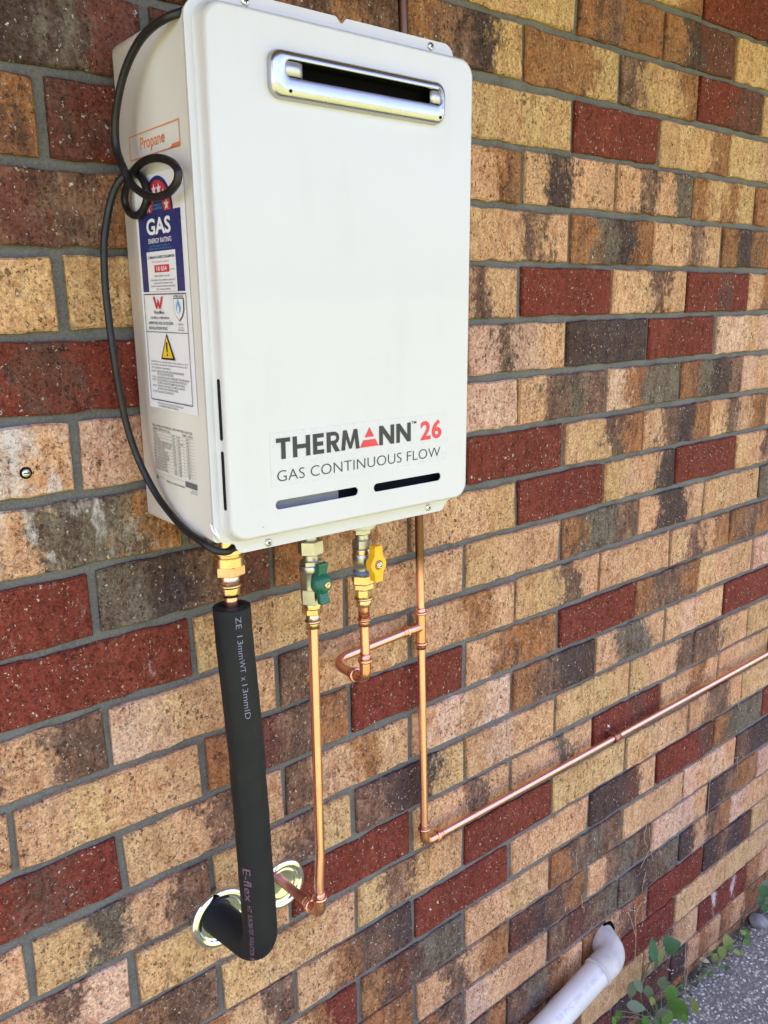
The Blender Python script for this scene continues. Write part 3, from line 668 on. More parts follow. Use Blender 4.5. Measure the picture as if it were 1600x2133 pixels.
for s, a, bq, v0 in (("OPERATE THIS APPLIANCE BEFORE READING", .0585, .1230, .1688), ("PLACE ARTICLES ON OR AGAINST THIS APPLIANCE.", .0585, .1340, .1626), ("STORE CHEMICALS OR FLAMMABLE MATERIALS,", .0585, .1290, .1596), ("OPERATE WITH PANELS, COVER OR GUARDS", .0585, .1230, .1534)): text_on(mb, s, L_, a, bq, v0 - .0004, v0 + .0018)
text_on(mb, "FOR SERVICE CONTACT REECE CUSTOMER CARE", L_, .0560, .1180, .1345, .1362); text_on(mb, "ON TELEPHONE NUMBER 1800 080 055", L_, .0560, .1050, .1317, .1334)
tri = [(.0742 - .002, .1826), (.1038 + .002, .1826), (.0890, .2094)]; mb.add([L_(*p) for p in tri], [(0, 1, 2)])
sh_o = [(.1100, .2445), (.1332, .2445), (.1330, .2330), (.1290, .2265), (.1218, .2218), (.1145, .2265), (.1102, .2330)]
mb.add([L_(*p) for p in sh_o], [tuple(range(7))]); mb.build("black_print", M_black, lab, fix=False)
mb = MB(); L3 = SD(.0015); cx_, cz_ = .1216, .2345
mb.add([L3(cx_ + (p[0] - cx_) * .91, cz_ + (p[1] - cz_) * .91) for p in sh_o], [tuple(range(7))]); mb.build("shield_field", M_label, lab, fix=False)
mb = MB(); fl = [(.1216, .2438), (.1262, .2372), (.1272, .2335), (.1250, .2305), (.1216, .2298), (.1183, .2305), (.1162, .2335), (.1172, .2372)]
mb.add([SD(.0018)(*p) for p in fl], [tuple(range(8))]); mb.build("flame_emblem", M_blue, lab, fix=False)
mb = MB(); mb.add([SD(.0021)(cx_ + (p[0] - cx_) * .5, .2300 + (p[1] - .2298) * .62) for p in fl], [tuple(range(8))]); mb.build("flame_core", M_label, lab, fix=False)
mb = MB(); mb.add([L3(*p) for p in ((.0762, .1846), (.1018, .1846), (.0890, .2062))], [(0, 1, 2)]); mb.build("warning_triangle", M_yellowp, lab, fix=False)
mb = MB(); L4 = SD(.0018); mb.add([L4(*p) for p in ((.0878, .1905), (.0902, .1905), (.0911, .2005), (.0869, .2005))], [(0, 1, 2, 3)])
mb.add([L4(.0890 + .0014 * math.cos(a), .1877 + .0015 * math.sin(a)) for a in [2 * PI * i / 10 for i in range(10)]], [tuple(range(10))]); mb.build("exclamation_mark", M_black, lab, fix=False)
mb = MB(); LP = SD(.0004)                                  # printed data plate
text_on(mb, "REU-VR26 EXTERNAL GAS WATER HEATER", LP, .0358, .1320, .1086, .1112, .008); text_on(mb, "IAPMO APPROVAL No.", LP, .0358, .0800, .1050, .1074, .008); text_on(mb, "GMK 10422", LP, .1080, .1320, .1050, .1074, .008)
rows = ("INPUT", "OUTPUT", "GAS TYPE", "TEST POINT PRESSURE HIGH", "TEST POINT PRESSURE LOW", "GAS CONNECTION", "MAX INLET PRESSURE", "MAX. WATER PRESSURE", "MIN. WATER PRESSURE", "WATER CONNECTION", "ELECTRICAL SUPPLY", "ELECTRIC RATING", "PROTECTION RATING")
for i, s in enumerate(rows):
    v0 = .1012 - i * .0034; srect(mb, .0355, .1348, v0 + .0027, v0 + .0029, .0004)
    text_on(mb, s, LP, .0360, .0360 + .0019 * len(s), v0, v0 + .0022, .006)
    text_on(mb, ("MJ/h", "kW", "NAT.", "kPa", "kPa", "mm", "kPa", "kPa", "kPa", "mm", "V AC", "Hz", "IPX4")[i], LP, .0850, .0905, v0, v0 + .0022, .006)
    text_on(mb, ("199", "44.4", "PROPANE", "0.98", "0.21", "20", "3.50", "1000", "140", "20", "240", "50", "5")[i], LP, .0960, .1020 + (.006 if i == 2 else 0), v0, v0 + .0022, .006)
    text_on(mb, ("199", "44.4", "UNIV", "1.02", "0.25", "15", "2.75", "2000", "150", "15", "110", "86", "7")[i], LP, .1160, .1222, v0, v0 + .0022, .006)
srect(mb, .0355, .1348, .0567, .0569, .0004)
for u in (.0830, .0940, .1090, .1250): srect(mb, u, u + .0003, .0590, .1044, .0004)
srect(mb, .1085, .1350, .0515, .0575, .0004); text_on(mb, "SERIAL No. 2016.09-000208", LP, .0620, .1060, .0490, .0514, .008); text_on(mb, "CHECKED", LP, .1225, .1345, .0487, .0500); text_on(mb, "E0707 184", LP, .1195, .1350, .0462, .0478)
tt = [(.0362, .0498), (.0425, .0498), (.0394, .0555)]; mb.add([LP(*p) for p in tt], [(0, 1, 2)]); text_on(mb, "Certified to", LP, .0440, .0560, .0532, .0546); text_on(mb, "Safety Standards", LP, .0430, .0590, .0510, .0524)
mb.build("data_plate", M_grey, U, fix=False)
mb = MB(); ps = [(.1609, .0195), (.1628, .0222), (.1660, .0205), (.1705, .0185), (.1748, .0160)]  # small white patch on the lower left edge
tp = [(-.0010, -.1600, .0212), (-.0010, -.1618, .0222), (-.0010, -.1655, .0208), (.0022, -.1672, .0165), (.0042, -.1675, .0108), (.0058, -.1675, .0088), (.0050, -.1675, .0072), (.0030, -.1675, .0084), (.0004, -.1668, .0115), (-.0010, -.1640, .0150), (-.0010, -.1618, .0172)]
mb.add(tp, [tuple(range(len(tp)))]); mb.build("edge_patch", simple("white_patch", (.86, .87, .88), .4), U, fix=False)

# ------------------------------------------------------------------ power cord
cordp = [(0.03, -0.135, 0.506), (0.016, -0.144, 0.504), (0.006, -0.1566, 0.4914), (-0.006, -0.153, 0.4858), (-0.012, -0.1326, 0.4822), (-0.016, -0.1065, 0.474), (-0.02, -0.0824, 0.4565), (-0.022, -0.0639, 0.4345), (-0.022, -0.0507, 0.4129), (-0.022, -0.0491, 0.3889), (-0.022, -0.063, 0.3685), (-0.02, -0.073, 0.3542), (-0.018, -0.0929, 0.3435), (-0.016, -0.1161, 0.3375), (-0.015, -0.1416, 0.3385), (-0.014, -0.1598, 0.3454), (-0.013, -0.1632, 0.3554), (-0.012, -0.1477, 0.3655), (-0.012, -0.1197, 0.3724), (-0.011, -0.0869, 0.3736), (-0.01, -0.0591, 0.3682), (-0.008, -0.0351, 0.3578), (-0.007, -0.0237, 0.345), (-0.006, -0.0288, 0.3328), (-0.006, -0.0474, 0.327), (-0.0055, -0.0651, 0.3316), (-0.0055, -0.0753, 0.3425), (-0.0055, -0.072, 0.3559), (-0.006, -0.0586, 0.3654), (-0.009, -0.0432, 0.3674), (-0.016, -0.0367, 0.3612), (-0.022, -0.0299, 0.348), (-0.028, -0.0263, 0.327), (-0.033, -0.0234, 0.2987), (-0.035, -0.0222, 0.2603), (-0.035, -0.0236, 0.226), (-0.034, -0.0266, 0.1862), (-0.03, -0.0248, 0.145), (-0.024, -0.0251, 0.1026), (-0.016, -0.0328, 0.0651), (-0.01, -0.0521, 0.0364), (-0.007, -0.0771, 0.0193), (-0.006, -0.1115, 0.0063), (-0.004, -0.1452, -0.0), (0.004, -0.16, -0.008), (0.02, -0.158, -0.012), (0.035, -0.15, -0.006)]
UM = U.matrix_world.copy()
mb = MB(); tube(mb, [UM @ p for p in catmull(cordp, 7)], .0039, 12)
cord = mb.build("power_cord", M_rubber); tag(cord, "black electrical cord looped and hanging down the side of the heater", "cord")

# ------------------------------------------------------------------ fittings
def press(mb, M, L=.022, r0=.0064, mi=0):
    """press socket from local z=0 down to z=-L with its bulged seal ring"""
    a = r0 * 1.17
    P = [(a, 0), (a, -L * .30), (a * 1.04, -L * .34)]
    for k in range(9):
        q = -PI / 2 + PI * k / 8; P.append((a * 1.04 + r0 * .40 * math.cos(q) ** .7 if abs(q) < 1.56 else a * 1.04, -L * .48 - L * .14 * math.sin(q)))
    P += [(a, -L * .68), (a, -L), (r0 * .98, -L)]
    lathe(mb, P, M, 24, True, False, 0, mi)
WY = -.10
def at(x, z, y=WY): return Vector((x, y, z + Z0))
def V(x, z, y=WY): return frame_to(at(x, z, y), (0, 0, 1))

# hot outlet with its insulated pipe
HX = .121
ins = thing("insulated_pipe", "hot water pipe in thick black foam insulation bending back into the wall", "pipe")
mb = MB(); Mh = V(HX, 0)
lathe(mb, [(.010, -.640), (.010, -.668)], Mh); segs(mb, [(.0172, -.668, .0176, -.672), (.0176, -.672, .0150, -.6735), (.0150, -.6735, .0150, -.6755), (.0150, -.6755, .0170, -.677), (.0170, -.677, .0172, -.6868), (.0172, -.6868, .0150, -.688)], Mh, 30)
lathe(mb, [(.0001, -.6675), (.0172, -.668)], Mh, 30)
mb.build("union_collar", M_brass, ins)
mb = MB()
hexnut(mb, .0184, -.6985, -.6862, Mh, .30); mb.build("union_nut", M_bronze, ins)
mb = MB(); P = [(.0112, -.697), (.0112, -.7085)] + [(.0112 + .0022 * math.sin(PI * k / 6), -.7085 - .0048 * k / 6) for k in range(7)] + [(.0112, -.7140), (.0112, -.7195), (.0095, -.7245), (.0080, -.7250)]
lathe(mb, P, Mh, 28); mb.build("tail_piece", M_brass, ins)
mb = MB(); lathe(mb, [(.0076, -.722), (.0076, -.728), (.0079, -.729), (.0076, -.730), (.0076, -.80)], Mh, 24); mb.build("copper_tail", M_copper, ins)
ax = fillet([at(.1212, -.737), at(.1285, -.95), at(.1318, -1.212), Vector((.119, .004, -1.212 + Z0))], [.9, .036], 10)
def dens(pts, step):
    out = [pts[0]]
    for a, b_ in zip(pts, pts[1:]):
        n = max(1, int((b_ - a).length / step))
        for k in range(1, n + 1): out.append(a.lerp(b_, k / n))
    return out
ax = dens([Vector(p) for p in ax], .008)
RI = .0218
rad = [RI + .0010 * mnoise.noise(Vector((0, 0, i * .16))) + .0004 * mnoise.noise(Vector((5, 0, i * .45))) for i in range(len(ax))]
axw = [p + Vector((.0024 * mnoise.noise(Vector((9, i * .07, 0))), 0, 0)) for i, p in enumerate(ax)]
mb = MB(); tube(mb, axw, rad, 30, caps=False)
e0 = frame_to(axw[0], (axw[0] - axw[1])); lathe(mb, [(rad[0], 0), (rad[0] * .97, .0008), (.0085, .0004), (.0082, -.02)], e0, 30, True, False)
foam = mb.build("foam_sleeve", M_foam, ins)
def on_foam(z_from, ang):
    """lettering that runs down the sleeve: u = distance down from z_from, v = across"""
    def fn(u, v):
        z = z_from - u + Z0; i = min(range(len(axw)), key=lambda k: abs(axw[k].z - z) + abs(axw[k].y - WY) * 3)
        a = ang + v / RI; rr = RI + .0012
        return (axw[i].x + rr * math.sin(a), axw[i].y - rr * math.cos(a), z)
    return fn
A0 = math.radians(-12)
mb = MB()
for s, u0, u1 in (("ZE", .006, .0200), ("13", .0285, .0390), ("mm", .0405, .0570), ("WT", .0585, .0740), ("x", .0790, .0840), ("13", .0890, .0990), ("mm", .1010, .1190), ("ID", .1215, .1330)):
    text_on(mb, s, on_foam(-.737, A0), u0, u1, -.0031, .0031 if s not in ("x", "mm") else .0012, -.008)
mb.build("sleeve_lettering", M_pale, foam, fix=False)
mb = MB(); A1 = math.radians(-58)
for s, u0, u1, h in (("E-flex", .335, .382, .0052), ("HT", .388, .397, .003), ("EUROBATEX", .401, .430, .003), ("INSULATION", .433, .462, .003), ("80", .465, .472, .003)): text_on(mb, s, on_foam(-.737, A1), u0, u1, -h, h, .01)
mb.build("brand_lettering", simple("faded_pink_print", (.13, .065, .09), .6), foam, fix=False)

def escutcheon(x, z, label, rr):
    t_ = thing("wall_flange", label, "pipe flange", (x, 0, z + Z0), "chrome wall flanges")
    mb = MB(); M = frame_to((0, .001, 0), (0, -1, 0))
    P = [(rr, 0), (rr * 1.0, .003)] + [(rr - .0005 - .0075 * (1 - math.cos(PI * k / 10)) * .9, .003 + .0075 * math.sin(PI * k / 10)) for k in range(1, 10)]
    P += [(rr * .64, .0058), (rr * .5, .0047), (rr * .36, .0040), (rr * .12, .0036)]
    lathe(mb, P, M, 48, True, False); mb.build("flange_plate", M_chrome, t_)
    return t_
escutcheon(.124, -1.216, "chrome wall flange behind the black insulated pipe", .0440)
escutcheon(.2235, -1.2135, "chrome wall flange behind the bare copper cold water pipe", .0390)

# cold inlet: ball valve and pipe
CX = .231
cv = thing("ball_valve", "nickel water ball valve with green butterfly handle under the heater", "valve")
mb = MB(); M = V(CX + .002, 0)
lathe(mb, [(.009, -.640), (.009, -.681)], M, 24); hexnut(mb, .0158, -.6968, -.6790, M, .25); lathe(mb, [(.0098, -.696), (.0098, -.7045)], M, 24)
hexnut(mb, .0142, -.7110, -.7040, M, .5); lathe(mb, [(.0140, -.7105), (.0147, -.7125), (.0147, -.718), (.0140, -.7188), (.0140, -.7400)], M, 30)
hexnut(mb, .0152, -.7598, -.7395, M, .1); mb.build("valve_body", M_nickel, cv)
axis = Vector((.10, -1, .01)).normalized(); hc = at(CX + .002, -.7310)
mb = MB(); Mx = frame_to(hc, axis)
lathe(mb, [(.0075, .006), (.0075, .017)], Mx, 20); mb.build("valve_stem", M_nickel, cv)
mb = MB()
lathe(mb, [(.0132, .0135), (.0138, .0150), (.0126, .0225), (.0088, .0275), (.0070, .0290), (.0001, .0290)], Mx, 26)
def wing(mb, Mx, sgn, z0, z1, L, wd, tip, skew):
    vs = []
    for (q, hw, zz0, zz1) in ((0., wd, z0, z1), (.25, wd * .82, z0, z1), (.6, wd * .80, z0 + skew * .5, z1 + skew * .5), (.93, tip, z0 + skew, z1 + skew), (1., tip * .8, z0 + skew + .001, z1 + skew - .001)):
        for (a, b_) in ((-hw, zz0), (hw, zz0), (hw, zz1), (-hw, zz1)): vs.append(Mx @ Vector((a, sgn * (.004 + q * L), b_)))
    fs = [(k * 4 + e, k * 4 + (e + 1) % 4, (k + 1) * 4 + (e + 1) % 4, (k + 1) * 4 + e) for k in range(4) for e in range(4)] + [(0, 1, 2, 3), (16, 17, 18, 19)]
    mb.add(vs, fs)
wing(mb, Mx, 1, .0140, .0215, .0225, .0085, .0078, .0030); wing(mb, Mx, -1, .0140, .0215, .0215, .0085, .0078, .0040)
gh = mb.build("butterfly_handle", M_green, cv); bv_ = gh.modifiers.new("bevel", 'BEVEL'); bv_.width = .0012; bv_.segments = 2; bv_.limit_method = 'ANGLE'
mb = MB(); lathe(mb, [(.0044, .0285), (.0044, .0305), (.0036, .0312), (.0018, .0312), (.0016, .0298), (.0001, .0298)], Mx, 16); mb.build("handle_screw", M_brass, gh)

cp = thing("cold_water_pipe", "bare copper cold water pipe dropping from the green handled valve", "pipe")
mb = MB(); M = V(CX + .001, 0)
lathe(mb, [(.0120, -.7595), (.0128, -.7612), (.0120, -.7629), (.0128, -.7646), (.0118, -.7660)], M, 26); hexnut(mb, .0130, -.7735, -.7655, M, .45)
P = [(.0084, -.773), (.0084, -.7812)] + [(.0084 + .0022 * math.sin(PI * k / 6), -.7812 - .0042 * k / 6) for k in range(7)] + [(.0084, -.7860), (.0082, -.7925), (.0064, -.7930)]
lathe(mb, P, M, 26); mb.build("brass_adaptor", M_brass, cp)
cpts = fillet([at(.2322, -.788), at(.2275, -1.115), at(.2240, -1.1535), at(.2240, -1.182)], [.25, .12], 5)
mb = MB(); tube(mb, cpts, .0064, 18); mb.build("copper_pipe", M_copper, cp)
mb = MB(); el = fillet([at(.2240, -1.174), at(.2240, -1.205), at(.2240, -1.205, WY + .032)], [.013], 8); tube(mb, el, .0077, 18)
press(mb, frame_to(at(.2240, -1.187), (0, 0, -1)), .018); press(mb, frame_to(at(.2240, -1.205, WY + .014), (0, -1, 0)), .020); mb.build("elbow", M_fit, cp)
mb = MB(); tube(mb, [at(.2240, -1.205, WY + .028), at(.2240, -1.2075, -.03), at(.2235, -1.2085, .01)], .0066, 18); mb.build("wall_stub", M_brown, cp)

# gas inlet valve
GX = .3125
gv = thing("gas_valve", "gas ball valve with yellow butterfly handle under the heater", "valve")
M = V(GX, 0)
mb = MB(); lathe(mb, [(.0185, -.655), (.0185, -.676), (.0150, -.6795), (.0001, -.6797)], M, 30); mb.build("outlet_boss", M_case, gv)
mb = MB(); hexnut(mb, .0112, -.6870, -.6775, M, .2); lathe(mb, [(.0088, -.686), (.0088, -.693)], M, 24); hexnut(mb, .0128, -.7055, -.6930, M, .6)
lathe(mb, [(.0118, -.7050), (.0126, -.7062), (.0126, -.7120)], M, 28, True, False); lathe(mb, [(.0126, -.7120), (.0132, -.7128), (.0132, -.7268), (.0118, -.7275), (.0118, -.7345)], M, 28); mb.build("valve_body", M_nickel, gv)
mb = MB(); lathe(mb, [(.0127, -.7065), (.0128, -.7112)], M, 28, True, False); mb.build("gold_band", M_brass, gv)
mb = MB(); lathe(mb, [(.0120, -.7335), (.0130, -.7352), (.0130, -.7392), (.0118, -.7408)], M, 26); mb.build("thread_sealant", M_bluesl, gv)
gc = at(GX, -.7205); Mg = frame_to(gc, (.0, -1, 0))
mb = MB(); lathe(mb, [(.0070, .008), (.0070, .020)], Mg, 20); mb.build("valve_stem", M_nickel, gv)
hpoly = []
for (x, z) in [(-.0058, .0232), (-.0048, .0242), (.0048, .0242), (.0058, .0232), (.0066, .0120)] + [(.0120 * math.cos(a), .0120 * math.sin(a)) for a in [math.radians(q) for q in (48, 28, 9, -9, -28, -48)]] + [(.0066, -.0120), (.0060, -.0212), (.0050, -.0224), (-.0050, -.0224), (-.0060, -.0212), (-.0066, -.0120)] + [(.0120 * math.cos(a), .0120 * math.sin(a)) for a in [math.radians(q) for q in (228, 208, 189, 171, 152, 132)]] + [(-.0066, .0120)]:
    hpoly.append((x + GX, z - .7205 + Z0))
mb = MB(); prism(mb, hpoly, WY - .0225, WY - .0335); yh = mb.build("butterfly_handle", M_yellow, gv); bv_ = yh.modifiers.new("bevel", 'BEVEL'); bv_.width = .0017; bv_.segments = 3; bv_.limit_method = 'ANGLE'
mb = MB(); lathe(mb, [(.0062, .0330), (.0062, .0338), (.0050, .0340)], Mg, 20, True, False); mb.build("washer", M_brown, yh)
mb = MB(); hexnut(mb, .0046, .0336, .0362, Mg, .2, .0005); lathe(mb, [(.0022, .036), (.0022, .0375), (.0001, .0377)], Mg, 14); mb.build("handle_nut", M_zinc, yh)

# gas line
gp = thing("gas_pipe", "long copper gas line running down beside the heater and along the wall", "pipe")
mb = MB(); hexnut(mb, .0152, -.7520, -.7400, M, .1); hexnut(mb, .0138, -.7600, -.7520, M, .1); hexnut(mb, .0114, -.7705, -.7597, M, .35)
P = [(.0100, -.7700)] + [(.0100 + .0028 * math.sin(PI * k / 6), -.7700 - .0050 * k / 6) for k in range(7)] + [(.0104, -.7755), (.0104, -.7815), (.0080, -.7835)]
lathe(mb, P, M, 26); mb.build("brass_adaptor", M_brass, gp)
mb = MB(); P = [(.0088, -.7825), (.0078, -.7850), (.0078, -.7880), (.0074, -.7890), (.0076, -.8000)] + [(.0076 + .0022 * math.sin(PI * k / 6), -.8000 - .0042 * k / 6) for k in range(7)] + [(.0076, -.8050), (.0076, -.8110), (.0064, -.8112)]
lathe(mb, P, M, 26); mb.build("reducer", M_fit, gp)
mb = MB(); tube(mb, [at(GX, -.805), at(GX + .0005, -.86)], .0064, 18); mb.build("drop_pipe", M_copper, gp)
mb = MB(); el = fillet([at(GX, -.855), at(GX, -.8885), at(GX, -.8885, WY + .03)], [.014], 8); tube(mb, el, .0078, 18)
press(mb, frame_to(at(GX, -.8690), (0, 0, -1)), .019); press(mb, frame_to(at(GX, -.8885, WY + .014), (0, -1, 0)), .018); mb.build("drop_elbow", M_fit, gp)
LX, LY = .4832, -.020
def gx(z): return .4830 - (z + .852) * .0083
mb = MB(); tube(mb, fillet([at(GX, -.8885, WY + .022), at(GX - .002, -.8875, -.022), Vector((LX - .028, LY, -.8815 + Z0))], [.030], 12), .0064, 18); mb.build("branch_pipe", M_copper, gp)
mb = MB(); tube(mb, [Vector((LX - .034, LY, -.8815 + Z0)), Vector((LX, LY, -.8815 + Z0))], .0075, 18); tube(mb, [Vector((gx(-.857), LY, -.857 + Z0)), Vector((gx(-.907), LY, -.907 + Z0))], .0076, 18)
press(mb, frame_to((gx(-.857), LY, -.866 + Z0), (0, 0, -1)), .016, .0064); press(mb, frame_to((gx(-.907), LY, -.900 + Z0), (0, 0, 1)), .017, .0064); press(mb, frame_to((LX - .022, LY, -.8815 + Z0), (1, 0, 0)), .015, .0064)
mb.build("tee", M_fit, gp)
mb = MB(); tube(mb, [Vector((x, LY, z + Z0)) for x, z in ((.4565, .383), (.4625, 0), (.470, -.3), (.4802, -.6), (gx(-.72), -.72), (gx(-.858), -.858))], .0064, 18); mb.build("riser_pipe", M_copperg, gp)
mb = MB(); tube(mb, [Vector((gx(z), LY, z + Z0)) for z in (-.905, -1.05, -1.232)], .0064, 18); mb.build("lower_pipe", M_copper, gp)
zl = -1.2585
mb = MB(); el = fillet([Vector((gx(-1.222), LY, -1.224 + Z0)), Vector((.4865, LY, zl + Z0)), Vector((.524, LY, zl + Z0))], [.013], 8); tube(mb, el, .0077, 18)
press(mb, frame_to((gx(-1.236), LY, -1.240 + Z0), (0, 0, -1)), .017, .0064); press(mb, frame_to((.506, LY, zl + Z0), (-1, 0, 0)), .019, .0064); mb.build("corner_elbow", M_fit, gp)
mb = MB(); tube(mb, [Vector((.518, LY, zl + Z0)), Vector((1.0, LY, zl + .0005 + Z0)), Vector((3.0, LY, zl - .001 + Z0))], .0064, 18); mb.build("along_wall_pipe", M_copper, gp)
# saddle clip
cl = thing("pipe_clip", "brown copper saddle clip holding the gas line to a red brick", "pipe clip")
mb = MB(); cx0, cx1 = .9990, 1.0175; zc = zl + Z0; pr = []
for (y, z) in [(.0005, -.0165), (.0005, -.0120), (-.004, -.0095), (LY, -.0092)] + [(LY - .0090 * math.sin(a), -.0092 * math.cos(a)) for a in [PI * k / 8 for k in range(1, 8)]] + [(LY, .0092), (-.004, .0098), (.0000, .0110), (-.0005, .0215)]: pr.append((y, z))
vs = [(x, y, zc + z) for (y, z) in pr for x in (cx0, cx1)]; n2 = len(pr)
mb.add(vs, [(2 * k, 2 * k + 1, 2 * k + 3, 2 * k + 2) for k in range(n2 - 1)], True)
strap = mb.build("clip_strap", M_brown, cl, fix=False); so = strap.modifiers.new("thickness", 'SOLIDIFY'); so.thickness = .0011
mb = MB(); lathe(mb, [(.0032, 0), (.0028, .0014), (.0001, .0018)], frame_to((1.0085, -.0012, zc + .0165), (0, -1, 0)), 12); mb.build("clip_screw", M_zinc, cl)

# masonry screw left in the wall
ws = thing("masonry_screw", "old countersunk screw and plug left in a pale plaster patched brick", "screw")
mb = MB(); lathe(mb, [(.0064, .0010), (.0064, .0018), (.0050, .0024)], frame_to((-.0577, 0, -.570 + Z0), (0, -1, 0)), 16); mb.build("wall_plug", M_dark, ws)
mb = MB(); lathe(mb, [(.0045, .001), (.0045, .0030), (.0036, .0040), (.0001, .0044)], frame_to((-.0577, 0, -.570 + Z0), (0, -1, 0)), 16); sh = mb.build("screw_head", M_zinc, ws)
mb = MB(); box(mb, (-.0577 - .0030, -.0047, -.5705 + Z0), (-.0577 + .0030, -.0040, -.5693 + Z0)); mb.build("screw_slot", M_slot, sh)

# ------------------------------------------------------------------ grey waste pipe
pv = thing("waste_pipe", "grey plastic waste pipe with elbow coming out of a hole in the wall", "pipe")
RP = .0284; ya = -.045
a = Vector((1.033, .02, -1.756 + Z0)); b_ = Vector((1.002, ya, -1.7583 + Z0)); dirp = Vector((-.1481, 0, -.0310)).normalized(); 
mb = MB(); el = fillet([a, b_, b_ + dirp * .057], [.036], 14); tube(mb, el, RP * 1.07, 36); mb.build("elbow", M_pvcd, pv)
mb = MB(); lathe(mb, [(RP * 1.02, -.004), (RP * 1.10, -.003), (RP * 1.10, .0035), (RP * 1.02, .0045)], frame_to(b_ + dirp * .055, dirp), 36); mb.build("socket_rim", M_pvcd, pv)
mb = MB(); tube(mb, [b_ + dirp * q for q in (.045, .3, .6, 1.3)], RP, 36); pp_ = mb.build("straight_pipe", M_pvc, pv)
mb = MB()
cp0 = b_ + dirp * .206; up_ = Vector((0, 0, 1)); up_ = (up_ - dirp * up_.dot(dirp)).normalized(); side = dirp.cross(up_); side = side if side.y < 0 else -side
def on_pvc(u, v):
    a_ = math.radians(50) + v / RP; return cp0 - dirp * u + (side * math.cos(a_) + up_ * math.sin(a_)) * (RP + .0004)
for s, u0, u1 in (("50", .000, .0155), ("PVC", .0220, .0460), ("DWV", .0540, .0790), ("SN", .0870, .0990), ("AS/NZS", .1075, .1300), ("1260", .1350, .1480)): text_on(mb, s, on_pvc, u0, u1, -.0045, .0045, -.008)
mb.build("pipe_lettering", M_pvcprint, pp_, fix=False)

# ------------------------------------------------------------------ weeds, dry roots, chips and litter at the foot of the wall
def leaf_mesh(L, W_, heart=.25, curl=.25, n=7):
    mb = MB(); vs = []
    for i in range(n + 1):
        q = i / n; hw = W_ * .5 * (math.sin(PI * min(1, q * .93 + .04)) ** .75) * (1.15 - .45 * q) * (1 + heart * (1 - q) ** 2)
        z = curl * L * (q * q) * -.5
        vs += [(q * L, -hw, z + hw * .22), (q * L, 0, z), (q * L, hw, z + hw * .22)]
    fs = []
    for i in range(n):
        for e in range(2): fs.append((i * 3 + e, i * 3 + e + 1, (i + 1) * 3 + e + 1, (i + 1) * 3 + e))
    mb.add(vs, fs, True); return mb
def put_leaf(parent, p, direction, normal, L, W_, m, heart=.25, curl=.25):
    x = Vector(direction).normalized(); z = Vector(normal); z = (z - x * z.dot(x)).normalized(); y = z.cross(x)
    mb = leaf_mesh(L, W_, heart, curl); mb.xf(Matrix(((x.x, y.x, z.x, p[0]), (x.y, y.y, z.y, p[1]), (x.z, y.z, z.z, p[2]), (0, 0, 0, 1))))
    return mb.build("leaf", m, parent, fix=False)
CV = Vector((-.31, -.91, 1.59))
def weed(label, root, leaves, name="weed", twigs=()):
    w_ = thing(name, label, "weed", (0, 0, 0), "weeds at the foot of the wall")
    root = Vector(root); mb = MB()
    for (p, dr, L, W_, m, h) in leaves:
        p = Vector(p); midp = root.lerp(p, .5) + Vector((0, 0, .012 + .02 * random.random()))
        tube(mb, catmull([root, midp, p], 5), [.0016 - .0008 * i / 10 for i in range(11)], 5)
    for tw in twigs: tube(mb, catmull([Vector(q) for q in tw], 5), .0009, 5)
    mb.build("stem", M_stem, w_, fix=False)
    for (p, dr, L, W_, m, h) in leaves:
        nrm = (CV - Vector(p)).normalized() + Vector((random.uniform(-.3, .3), random.uniform(-.2, .2), .55 + random.uniform(-.2, .2)))
        put_leaf(w_, p, dr, nrm, L, W_, m, h)
    return w_
